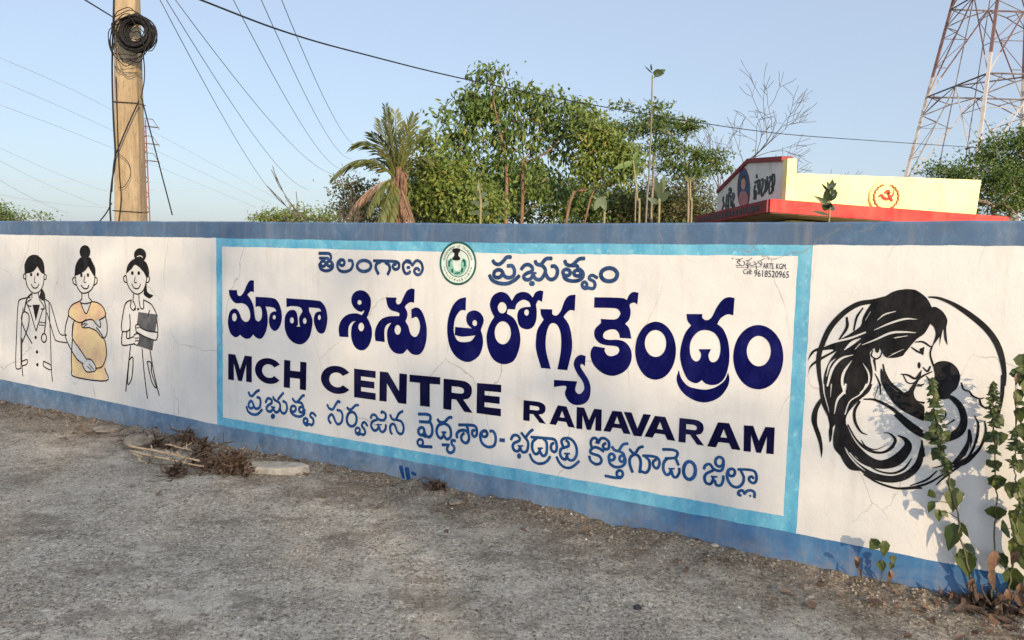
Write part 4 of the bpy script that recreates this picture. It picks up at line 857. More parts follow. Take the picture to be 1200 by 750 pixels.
def shift(d): return {k: parse_paint(v.replace('', '')) for k, v in d.items()}
for k, (name, mat, lift, lab) in {
        'title': ('painted_title', 'navy', .002, 'bold navy Telugu title lettering'),
        'state_name': ('painted_heading', 'steel', .002, 'grey blue Telugu heading on both sides of the seal'),
        'hospital_line': ('painted_subtitle', 'blue', .002, 'slanted blue Telugu line under the English name'),
        'english_name': ('painted_english_name', 'ink', .002, 'dark navy capitals reading MCH CENTRE RAMAVARAM'),
        'doctor_figure': ('painted_doctor', 'black', .002, 'line drawing of a doctor with a stethoscope'),
        'dress': ('painted_dress', 'dress', .002, 'orange and yellow dress of the painted pregnant woman'),
        'pregnant_figure': ('painted_pregnant_woman', 'black', .003, 'line drawing of a pregnant woman with a hair bun'),
        'clipboard_paint': ('painted_clipboard', 'charcoal', .002, 'dark grey clipboard of the painted nurse'),
        'nurse_figure': ('painted_nurse', 'black', .003, 'line drawing of a nurse holding a clipboard'),
        'mother_child_mural': ('painted_mother_and_child', 'black', .002, 'black brushed mother and baby inside a circle'),
        'signature': ('painted_signature', 'ink', .002, 'small sign painter signature in the corner')}.items():
    pos, neg = parse_paint(PAINT[k])
    up = lambda S: [[(q[0], q[1] + CAMZ) for q in p] for p in S]
    o = flat_paint(name, M[mat], up(pos), up(neg), lift, wall); o['label'] = lab

def wuz(x, y):                       # photo point -> wall (u, z)
    p = wall_at(x, y); return p.dot(WU), p.z
def glyphs(text):
    cu = bpy.data.curves.new('lettering', 'FONT'); cu.body = text; cu.resolution_u = 2
    o = bpy.data.objects.new('lettering', cu); col.objects.link(o)
    dg = bpy.context.evaluated_depsgraph_get(); me = bpy.data.meshes.new_from_object(o.evaluated_get(dg))
    V = [(v.co.x, v.co.y) for v in me.vertices]; F = [tuple(p.vertices) for p in me.polygons]
    bpy.data.objects.remove(o); bpy.data.curves.remove(cu); bpy.data.meshes.remove(me); return V, F
def text_on_wall(mb, text, a, b, h, lift=.002):
    """text from wall point a to wall point b (baseline), capital height h"""
    V, F = glyphs(text); x0 = min(v[0] for v in V); x1 = max(v[0] for v in V)
    dx, dz = b[0] - a[0], b[1] - a[1]; n0 = len(mb.v)
    for x, y in V:
        t = (x - x0) / (x1 - x0); mb.v.append((a[0] + dx * t, -lift, a[1] + dz * t + y / .72 * h))
    mb.f += [tuple(n0 + k for k in f) for f in F]
WX = lambda x, y: wuz(850 + x / 14.1176, 290 + y / 14.1176)
tb = MB()
text_on_wall(tb, 'ARTS. KGM.', WX(625, 348), WX(1015, 362), .030)
text_on_wall(tb, 'Cell:', WX(298, 440), WX(445, 444), .028)
text_on_wall(tb, '9618520965', WX(478, 478), WX(1052, 506), .036)
tb.build('painted_phone_number', M['ink'], wall)['label'] = 'small painted ARTS. KGM. and telephone number'

# state seal
GX = lambda x, y: wuz(505 + x / 12.5, 278 + y / 12.5)
gc = GX(397, 382); gr = (GX(659, 382)[0] - GX(135, 382)[0]) / 2; gh = (GX(397, 70)[1] - GX(397, 694)[1]) / 2
def ell(cx, cz, rx, rz, n=40): return [(cx + rx * math.cos(2 * math.pi * k / n), cz + rz * math.sin(2 * math.pi * k / n)) for k in range(n)]
def G(s): return [GX(*map(float, p.split(','))) for p in s.split()]
seal = flat_paint('painted_seal', M['seal_white'], [ell(*gc, gr, gh)], [], .0015, wall); seal['label'] = 'round green and white government seal'
ring = flat_paint('seal_ring', M['green'], [ell(*gc, gr * 1.03, gh * 1.03), ], [ell(*gc, gr * .93, gh * .93)], .003, seal)
ring2 = flat_paint('inner_ring', M['green'], [ell(*gc, gr * .66, gh * .655)], [ell(*gc, gr * .625, gh * .62)], .003, seal)
lion = flat_paint('lion_capital', M['black'], [G('315,190 330,168 385,158 435,170 432,205 410,232 405,270 432,300 430,332 375,342 315,328 320,300 345,275 350,235 325,215')], [], .004, seal)
arch = flat_paint('kakatiya_arch', M['seal_green'], [G('245,345 300,300 330,345 315,380 330,420 345,480 400,500 445,470 440,400 455,350 480,300 525,340 530,430 490,520 430,560 370,565 290,520 245,440')], [G('330,395 345,360 375,355 425,355 440,395 425,400 428,470 400,420 395,480 375,480 368,430 350,470 345,400')], .003, seal)
flat_paint('arch_outline', M['green'], [G('262,350 300,318 312,330 285,360 285,430 262,430'), G('455,345 485,318 512,345 512,430 490,430 488,365'), G('300,470 330,455 335,520 310,515'), G('450,460 480,450 470,510 445,520'), G('350,520 430,510 425,530 355,540')], [], .0045, seal)
sb = MB()
def ring_text(mb, text, a0, a1, rr, h, flip=False):
    n = len(text)
    for i, ch in enumerate(text):
        if ch == ' ': continue
        V, F = glyphs(ch); w_ = max(v[0] for v in V); ang = rad(a0 + (a1 - a0) * i / (n - 1)); c, s = math.cos(ang), math.sin(ang); n0 = len(mb.v)
        for x, y in V:
            lx = (x - w_ / 2) * h; ly = (y - .35) * h * 1.1
            px_ = rr * c * gr + (s * lx + c * ly); pz = rr * s * gh + (-c * lx + s * ly)
            mb.v.append((gc[0] + px_, -.003, gc[1] + pz))
        mb.f += [tuple(n0 + k for k in f) for f in F]
ring_text(sb, 'GOVERNMENT OF TELANGANA', 168, 14, .79, .021)
sb.build('seal_lettering', M['green'], seal)
sq = []
for i in range(15):                  # the unreadable brush squiggles of the lower arc
    a = rad(196 + i * 10.5); c = (gc[0] + math.cos(a) * gr * .79, gc[1] + math.sin(a) * gh * .79); rr = random.Random(i)
    sq.append(stroke_outline(crom([(c[0] + rr.uniform(-.006, .006), c[1] + rr.uniform(-.008, .008), .0035) for _ in range(4)], False, [False] * 4, 3)))
flat_paint('seal_script', M['green'], sq, [], .003, seal)
# blue brush dabs on the lower band, about four centimetres wide
dab = [stroke_outline([wuz(470, 547) + (0.034,), wuz(473, 560) + (0.025,)]), stroke_outline([wuz(477, 549) + (0.041,), wuz(479, 562) + (0.034,)]), stroke_outline([wuz(483, 554) + (0.023,), wuz(487, 556) + (0.025,)]), stroke_outline([wuz(483, 562) + (0.025,), wuz(485, 567) + (0.032,)])]
flat_paint('paint_dab', M['blue'], dab, [], .002, wall)

# ------------------------------------------------------------------ utility pole, coil and cables
PY = 6.95
pb_ = at(150.5, 258, PY); pole = thing('utility_pole', (pb_.x - .024, PY + .09, 0), 'tan concrete electricity pole standing behind the left part of the wall', 'pole')
pm = MB(); wb0, wt0, PH = .153, .060, 6.4
pm.hexa([(-wb0, -.075, -.2), (wb0, -.075, -.2), (wb0, .075, -.2), (-wb0, .075, -.2)], [(-wt0, -.05, PH), (wt0, -.05, PH), (wt0, .05, PH), (-wt0, .05, PH)])
sh = pm.build('shaft', M['concrete'], pole)
bv = sh.modifiers.new('bevel', 'BEVEL'); bv.width = .012; bv.segments = 2
xm = MB(); xm.box((-.75, -.12, 5.7), (.75, -.065, 5.8)); xm.build('crossarm', M['red_steel'], pole)
for x in (-.65, 0, .65):
    im = MB(); im.tube([(x, -.1, 5.8), (x, -.1, 5.86), (x, -.1, 5.9), (x, -.1, 6.0)], [.02, .05, .03, .045], 10); im.build('insulator', M['offwhite'], pole)
def pole_half(z): return wb0 + (wt0 - wb0) * (z + .2) / (PH + .2)
def pz_(y): return at(150, y, PY).z
for y in (119, 247):
    z = pz_(y); h = pole_half(z) + .006; tm = MB(); tm.tube([(-h, -.078, z), (h, -.078, z - .01), (h, .078, z), (-h, .078, z), (-h, -.078, z)], .004, 6); tm.build('cable_tie', M['cable'], pole)
rnd = random.Random(4)
C0 = at(159, 39, PY - .16)
coil = thing('cable_coil', tuple(C0), 'thick coil of black cable hung on the concrete pole', 'cable')
cm = MB()
for i in range(64):
    R_ = rnd.uniform(.092, .155); ox, oz = rnd.gauss(0, .006), rnd.gauss(0, .006) - (R_ - .13) * .12; oy = rnd.uniform(-.05, .05); tl = rnd.uniform(-.12, .12)
    cm.tube([(ox + R_ * math.cos(2 * math.pi * k / 28), oy + tl * R_ * math.sin(2 * math.pi * k / 28 + i), oz + R_ * math.sin(2 * math.pi * k / 28) * (1 + .02 * math.sin(i))) for k in range(29)], .0065, 6, False)
cm.build('coil_bundle', M['cable'], coil, True)
cm = MB()
SC = .84
for (ox, oz, rx, rz) in ((-.08, -.05, .17, .20), (-.05, -.12, .20, .22), (-.02, -.08, .19, .23), (.03, -.02, .19, .17), (.12, -.04, .16, .13), (-.03, .07, .17, .13), (-.06, -.03, .19, .27), (0, .05, .18, .17), (-.02, -.14, .16, .16)):
    ph = rnd.random() * 6
    cm.tube([(SC * (ox - .02) + SC * rx * math.cos(2 * math.pi * k / 32), -.03 + .04 * math.sin(2 * math.pi * k / 32 * 2 + ph), SC * oz + SC * rz * math.sin(2 * math.pi * k / 32) + .012 * math.sin(k + ph)) for k in range(33)], .0042, 5, False)
cm.build('loose_loop', M['cable'], coil, True)

def cable(name, pts, r, mat, label, group=None, sag=0, n=24, sides=5):
    """pts: list of (px,py,depth) waypoints smoothed, or two end points with a sag"""
    P = [at(*p) for p in pts]
    if len(P) == 2:
        a, b = P; P = [a.lerp(b, k / n) - Vector((0, 0, sag * 4 * (k / n) * (1 - k / n))) for k in range(n + 1)]
    else: P = [Vector(q) for q in crom([tuple(p) for p in P], False, [False] * len(P), 6)]
    mb = MB(); mb.tube(P, r, sides); o = mb.build(name, M[mat], None, True, tuple(P[0])); return tag(o, label, 'cable', group)
yf = PY - .02
cable('pole_cable', [(134, -30, yf), (133, 20, yf), (131.5, 80, yf), (133, 140, yf), (135, 183, yf), (131, 215, yf), (129, 240, yf), (130, 262, yf)], .008, 'cable', 'black cable running down the left edge of the concrete pole', 'cables on the pole')
cable('pole_cable', [(136, 90, yf), (138, 160, yf), (140, 205, yf), (142, 232, yf), (139, 262, yf)], .005, 'cable', 'thin wavy wire hanging down the left half of the concrete pole face', 'cables on the pole')
cable('pole_cable', [(163, 118, yf - .03), (152, 142, yf - .03), (141, 168, yf - .03), (134, 188, yf - .03), (131, 225, yf - .03)], .0065, 'cable', 'black cable crossing the concrete pole diagonally', 'cables on the pole')
cable('pole_cable', [(166, 55, yf), (169, 75, yf), (169, 95, yf), (165, 115, yf)], .005, 'cable', 'thin black wire curving beside the right edge of the pole below the coil', 'cables on the pole')
cable('pole_cable', [(137, 178, yf - .02), (150, 190, yf - .02), (153, 205, yf - .02), (146, 218, yf - .02), (139, 220, yf - .02)], .003, 'cable', 'fine loop of loose wire on the lower face of the pole', 'cables on the pole')
cable('pole_cable', [(131, 238, yf), (125, 249, yf - .02), (118, 258, yf - .03), (112, 264, yf - .03)], .006, 'cable', 'short black wire leaving the foot of the pole towards the left', 'cables on the pole')
cable('stay_wire', [(166, 115, PY), (202, 252, PY + .2)], .006, 'cable', 'black stay wire slanting down to the right from the pole')
cable('overhead_cable', [(90, -6, 5.6), (134, 21, PY)], .006, 'cable', 'black cable reaching the coil on the pole from the upper left', None, 0)
cable('overhead_cable', [(225, -4, 6.5), (330, 36, 7.4), (420, 62, 8.8), (560, 96, 11), (740, 131, 14), (900, 155, 17), (1010, 164, 20), (1130, 172, 24), (1230, 178, 29)], .009, 'cable', 'thick black cable sagging across the whole sky above the trees')
for (x0, y0, x1, y1, lab) in ((185, -5, 342, 245, 'leftmost of the steep parallel wires right of the pole'), (192, -5, 362, 222, 'second of the steep parallel wires right of the pole, ending by the dry twigs'), (202, -5, 396, 205, 'third of the steep parallel wires right of the pole, ending left of the palm'),
                          (271, -5, 402, 198, 'fourth of the steep parallel wires, ending at the low palm frond'), (304, -5, 412, 186, 'fifth of the steep parallel wires, reaching the left palm fronds'), (328, -5, 421, 170, 'rightmost of the steep parallel wires, reaching the top left palm frond')):
    cable('overhead_wire', [(x0, y0, 9), (x1, y1, 34)], .0052, 'wire', lab, 'steep wires running over the wall', .5)
for (x0, y0, x1, y1, x2, y2, lab) in ((-10, 63, 128, 127, 330, 236, 'upper faint wire crossing behind the pole from the left edge'), (-10, 90, 128, 151, 318, 240, 'middle faint wire crossing behind the pole from the left edge'), (-10, 119, 128, 172, 300, 243, 'lower faint wire crossing behind the pole from the left edge')):
    cable('distant_wire', [(x0, y0, 40), (x1, y1, 55), (x2, y2, 95)], .012, 'far_wire', lab, 'faint wires behind the pole')
for i, (x0, y0, x1, y1, lab) in enumerate(((-10, 168, 125, 224, 'upper wire of the faint bundle dropping to the pole foot at far left'), (-10, 183, 115, 240, 'middle wire of the faint bundle dropping to the pole foot at far left'), (-10, 205, 80, 250, 'lowest wire of the faint bundle at the left edge'), (-10, 210, 460, 211, 'upper level power line far away behind the pole'), (-10, 218, 460, 222, 'lower level power line far away behind the pole'), (-10, 226, 130, 243, 'faint far wire just above the shrub at the left edge'))):
    cable('distant_wire', [(x0, y0, 60), (x1, y1, 75)], .014, 'far_wire', lab, 'far power lines at the left', .25)
# distant lattice mast beside the pole
mc = at(171.5, 250, 60); mast = thing('lattice_mast', (mc.x, 60, 0), 'thin rust red lattice mast far behind the right edge of the pole', 'mast')
mh = at(168, 140, 60).z; mm = MB(); hw = .28
for sx, sy in ((-1, -1), (1, -1), (1, 1), (-1, 1)):
    lm = MB(); lm.beam((sx * hw, sy * hw, -.2), (sx * hw * .55 - .2, sy * hw * .55, mh), .05); lm.build('leg', M['red_steel'], mast)
k = 0; z = 0
while z < mh - .6:
    a = hw * (1 - .45 * z / mh); xo = -.2 * z / mh; s = 1 if k % 2 else -1
    mm.beam((xo - s * a, -a, z), (xo + s * a, -a, z + .6), .03); mm.beam((xo - s * a, a, z), (xo + s * a, a, z + .6), .03); z += .6; k += 1
mm.build('lattice', M['red_steel'], mast)
for y in (147, 167, 187):
    z = at(170, y, 60).z; am = MB(); am.beam((-.6, 0, z), (1.1, 0, z - .15), .05); am.beam((-.2, 0, z + .55), (.6, 0, z + .5), .03); am.beam((.6, 0, z + .5), (1.15, 0, z - .3), .03); am.build('mast_arm', M['brace'], mast)

# ------------------------------------------------------------------ party office behind the wall
BY = 15.0
bo = at(920, 260, BY); bld = thing('office_building', (bo.x, BY, 0), 'small yellow roofed office with red slab and lettered gable behind the wall', 'building')
def L(p): return (p[0] - bo.x, p[1] - BY, p[2])
zt = at(929, 203, BY).z; xr = at(1150, 211, BY).x - bo.x; zb0 = at(923, 237, BY).z; zb1 = at(1145, 252, BY).z
ztr = at(1150, 211, BY).z
def gable_pt(px, py):
    v = ray(px, py); t = (bo.x - .03) / v.x; p = Vector((0, 0, CAMZ)) + v * t; return (p.y - BY, p.z)
DEP = gable_pt(841, 227)[0]
# walls of the room under the slab
wl_ = MB(); wl_.hexa([(.25, .35, 0), (xr - .1, .35, 0), (xr - .1, DEP, 0), (.25, DEP, 0)], [(.25, .35, zb0 - .33), (xr - .1, .35, zb1 - .33), (xr - .1, DEP, zb1 - .33), (.25, DEP, zb0 - .33)])
wl_.build('wall', M['yellow'], bld)
sbm = MB(); xe = at(1182, 253, BY - .6).x - bo.x
s0 = at(903, 233, BY - .6); sx0 = s0.x - bo.x; st0 = s0.z; st1 = at(1180, 254, BY - .6).z; th = .25
sbm.hexa([(sx0, -.6, st0 - th), (xe, -.6, st1 - th), (xe, DEP + .12, st1 - th), (sx0, DEP + .12, st0 - th)], [(sx0, -.6, st0), (xe, -.6, st1), (xe, DEP + .12, st1), (sx0, DEP + .12, st0)])
slab = sbm.build('roof_slab', M['red'], bld)
sf = MB(); e_ = .03; sf.hexa([(sx0 + e_, -.6 + e_, st0 - th - .02), (xe - e_, -.6 + e_, st1 - th - .02), (xe - e_, DEP + .1, st1 - th - .02), (sx0 + e_, DEP + .1, st0 - th - .02)], [(sx0 + e_, -.6 + e_, st0 - th + .01), (xe - e_, -.6 + e_, st1 - th + .01), (xe - e_, DEP + .1, st1 - th + .01), (sx0 + e_, DEP + .1, st0 - th + .01)])
sf.build('shaded_soffit', M['shaded_soffit'], slab)  # thin dark sheet added to colour in the slab's shaded underside
fm = MB(); fm.hexa([(sx0 - .05, -.55, st0 - th), (sx0 - .004, -.55, st0 - th), (sx0 - .004, DEP + .12, st0 - th), (sx0 - .05, DEP + .12, st0 - th)], [(sx0 - .05, -.55, st0 - .01), (sx0 - .004, -.55, st0 - .01), (sx0 - .004, DEP + .12, st0 - .01), (sx0 - .05, DEP + .12, st0 - .01)])
fas = fm.build('side_fascia', M['maroon'], bld)
for i in range(int((DEP + .3) / .28)):
    dm = MB(); y0 = -.1 + i * .28; dm.box((sx0 - .062, y0, st0 - th + .06), (sx0 - .052, y0 + .17, st0 - .08)); dm.build('dentil', M['dark_glass'], fas)
pm = MB(); pm.hexa([(.16, 0, zb0 - .02), (xr - .06, 0, zb1 - .03), (xr - .06, .14, zb1 - .03), (.16, .14, zb0 - .02)], [(.16, 0, zt), (xr, 0, ztr), (xr, .14, ztr), (.16, .14, zt)])
par = pm.build('parapet', M['yellow'], bld)
zp = at(921, 186, BY).z
pm = MB(); pm.box((-.03, -.04, zb0 - .06), (.157, .20, zp)); pm.build('corner_pillar', M['yellow'], bld)
# gable running back from the corner
gy1 = DEP; gz0 = st0 + .004
def gab(u, z): return (-.03, .2 + u * (gy1 - .2), z)
zf = zp - .02
# panel outline along depth (0 = corner, 1 = far end); true height found from the photo
ko = [gable_pt(917.5, 189), gable_pt(877, 191), gable_pt(841, 227)]
yE = ko[2][0]
outl = [(.2, zf), (ko[1][0], ko[1][1]), (yE, ko[2][1]), (yE, gz0), (.2, gz0)]
gm = MB(); gm.hexa([(-.03, a, b) for a, b in outl], [(.12, a, b) for a, b in outl]); gab_o = gm.build('gable_panel', M['offwhite'], bld)
cm = MB()
for (a, b) in zip(outl[:2], outl[1:3]):
    cm.hexa([(-.07, a[0], a[1] + .004), (.16, a[0], a[1] + .004), (.16, b[0], b[1] + .004), (-.07, b[0], b[1] + .004)], [(-.07, a[0], a[1] + .10), (.16, a[0], a[1] + .10), (.16, b[0], b[1] + .10), (-.07, b[0], b[1] + .10)])
cm.build('coping', M['maroon'], bld)
def side_sheet(name, mat, pos, neg, x, parent):
    """flat paint on the gable: shapes given in photo pixels, laid on the plane of the gable"""
    pp = [[gable_pt(*q) for q in s] for s in pos]; nn = [[gable_pt(*q) for q in s] for s in neg]
    o = flat_paint(name, mat, pp, nn, 0, parent)
    for v in o.data.vertices: y, z = v.co.x, v.co.z; v.co = (x, y, z)
    return o
oc = (871.8, 221.5)
ov = side_sheet('portrait', M['oval_blue'], [[(oc[0] + 7.2 * math.cos(t * .2618), oc[1] + 24.5 * math.sin(t * .2618)) for t in range(24)]], [], -.036, bld); ov['label'] = 'oval painted portrait of a man on blue'
side_sheet('face', M['skin'], [[(871.5 + 2.6 * math.cos(t * .5236), 215 + 7.5 * math.sin(t * .5236)) for t in range(12)]], [], -.040, ov)
side_sheet('hair', M['letter'], [[(868.7, 212), (869, 207), (871.5, 204.5), (874, 206), (874.6, 211), (873.6, 209), (871, 209), (869.6, 211)]], [], -.044, ov)
side_sheet('shirt', M['shirt'], [[(866, 232), (868, 226), (871, 223), (874, 224), (877, 229), (877, 236), (874.5, 243), (871, 245), (868, 242)]], [], -.042, ov)
side_sheet('oval_rim', M['maroon'], [[(oc[0] + 7.5 * math.cos(t * .2618), oc[1] + 25 * math.sin(t * .2618)) for t in range(24)]], [[(oc[0] + 6.6 * math.cos(t * .2618), oc[1] + 23.6 * math.sin(t * .2618)) for t in range(24)]], -.038, ov)
def zs(x0, y0, k, strokes):
    out = []
    for wd, s in strokes:
        wd *= 1.35
        P = [(x0 + float(a.split(',')[0]) / k, y0 + float(a.split(',')[1]) / k, wd / k) for a in s.split()]
        out.append(stroke_outline(crom(P, False, [False] * len(P), 3)))
    return out
s1 = zs(838, 205, 14.15, [(20, '145,360 135,420 150,480 125,560 120,640'), (18, '150,500 180,520 190,420 200,320'), (18, '200,330 190,470 180,600'), (18, '180,480 215,520 215,600'), (20, '235,290 225,430 225,560'), (20, '240,330 260,350 265,470 265,520'), (28, '240,260 245,225 262,230 262,300'), (18, '300,300 290,360 310,400 325,340 310,300'), (20, '310,400 290,460 295,560'), (18, '300,470 320,500 318,560')])
s2 = zs(875, 195, 16.67, [(28, '145,640 155,560 150,480 165,390 180,370'), (24, '180,640 190,520 185,470'), (34, '165,320 210,290 250,270 260,340 250,450 235,540'), (26, '200,160 200,225'), (24, '220,330 225,440'), (28, '290,270 320,240 320,330 305,420 290,480 300,580 340,520 370,430 375,330 365,260'), (28, '370,500 400,430 410,300 405,200'), (24, '445,230 470,190 480,240 450,310 440,400 445,520'), (28, '445,530 490,510 510,400 505,250 512,150'), (26, '480,400 520,360 520,480'), (22, '545,150 552,260 540,350 530,380')])
for q_, t_ in ((s1, 'left of'), (s2, 'right of')): side_sheet('gable_lettering', M['letter'], q_, [], -.036, bld)['label'] = 'black Telugu word ' + t_ + ' the portrait'
# round emblem standing on the parapet face
ec = at(1036.5, 231, BY); ex, ez = ec.x - bo.x, ec.z; er = 17.5 / FPX * BY
em = MB(); em.tube([(ex, -.06, ez), (ex, .0, ez)], er * 1.05, 40); edisc = em.build('emblem_disc', M['yellow'], bld); edisc['label'] = 'round emblem with a red hammer and sickle in a wreath'
EX = lambda s: [(ex + (float(p.split(',')[0]) - 460) / 12.5 / FPX * BY, ez - (float(p.split(',')[1]) - 385) / 12.5 / FPX * BY) for p in s.split()]
def emb(name, mat, shapes, y):
    mb = MB()
    for s in shapes:
        P = EX(s); mb.hexa([(a, y, b) for a, b in P], [(a, y - .02, b) for a, b in P])
    return mb.build(name, mat, edisc)
emb('hammer', M['emblem_red'], ['425,325 460,285 515,280 500,300 520,325 490,350 465,330 440,340', '470,330 490,318 560,432 545,450 525,440'], -.066)
sk = stroke_outline([p + (w_,) for p, w_ in zip(crom(EX('345,395 390,360 420,400 470,415 520,395 560,340 560,260'), False, [False] * 7, 4), [.012, .03, .04, .045, .05, .055, .06, .065, .065, .065, .065, .065, .06, .06, .055, .05, .05, .045, .04, .035, .03, .02, .012, .01, .005])])
kb = MB()
for a, b, c, d in zip(sk, sk[1:], sk[::-1], sk[::-1][1:]): pass
fp = flat_paint('sickle', M['emblem_red'], [sk], [], .068, edisc)
wm = MB()
for i in range(34):
    a = rad(110 + i * (320 / 33)); r0 = er * .80; c = Vector((ex + r0 * math.cos(a), -.0665, ez + r0 * math.sin(a))); t = a + math.pi / 2 + (.5 if i % 2 else -.5)
    d = Vector((math.cos(t), 0, math.sin(t))) * .045; nrm = Vector((-math.sin(t), 0, math.cos(t))) * .016
    wm.hexa([c - d, c - nrm, c + d, c + nrm], [c - d + Vector((0, -.015, 0)), c - nrm + Vector((0, -.015, 0)), c + d + Vector((0, -.015, 0)), c + nrm + Vector((0, -.015, 0))])
wm.build('wreath', M['emblem_ochre'], edisc)

# ------------------------------------------------------------------ steel tower
tc = at(1142, 120, 49.2); TCY = 46.1
tow = thing('lattice_tower', (tc.x, TCY, 0), 'tall red and white steel lattice tower behind the office', 'tower')
def leg(k, z):
    h = max(.35, 3.1 - .135 * (z - 12.8)); sx, sy = ((-1, 1), (-1, -1), (1, -1), (1, 1))[k % 4]; return Vector((sx * h, sy * h, z))
for k in range(4):
    lm = MB(); lm.tube([leg(k, -.3), leg(k, 12.8), leg(k, 33)], [.14, .115, .07], 4); lm.build('leg', M['tower'], tow)
lev = [0, 6.9, 12.8, 18.1, 22.8, 26.8, 30.2, 33]
for k in range(4):
    fb = MB(); bb = MB()
    for i in range(len(lev) - 1):
        a, b = lev[i], lev[i + 1]; A0, B0, A1, B1 = leg(k, a), leg(k + 1, a), leg(k, b), leg(k + 1, b); Mt = (A1 + B1) / 2; M0 = (A0 + B0) / 2
        r = .047 if i < 4 else .04; h = b - a
        bb.beam(A1, B1, r * 1.1)                                           # belt
        drop = Vector((0, 0, -.14 * h)); bb.beam(A1.lerp(B1, .25) + drop * .55, Mt, r * .8); bb.beam(A1.lerp(B1, .75) + drop * .55, Mt, r * .8)
        for P0, P1, Q1 in ((A0, A1, B1), (B0, B1, A1)):
            K = P1.lerp(Q1, .5); lo = P0
            fb.beam(lo, K, r)                                              # long diagonal up to the middle of the belt
            g = P1.lerp(Q1, .25) + drop * .55; kn = P0.lerp(P1, .80)
            bb.beam(kn, g, r * .8); bb.beam(P1, g, r * .7); bb.beam(kn, P1.lerp(Q1, .14), r * .6)
            pr = P0
            for f in (.34, .67):
                d = P0.lerp(K, f); l = P0.lerp(P1, f); fb.beam(d, l, r * .5); fb.beam(pr, d, r * .5) if f > .4 else None; pr = l
            bb.beam(P0.lerp(K, .67), kn, r * .6)
        bb.beam(Mt, M0, r * .75)
    fb.build('diagonal_bracing', M['tower'], tow); bb.build('belt_bracing', M['brace'], tow)
for z in lev[1:]:
    db = MB(); Q = [(leg(j, z) + leg(j + 1, z)) / 2 for j in range(4)]
    db.tube([Q[0], Q[1], Q[2], Q[3], Q[0]], .045, 4); db.build('diaphragm', M['brace'], tow)

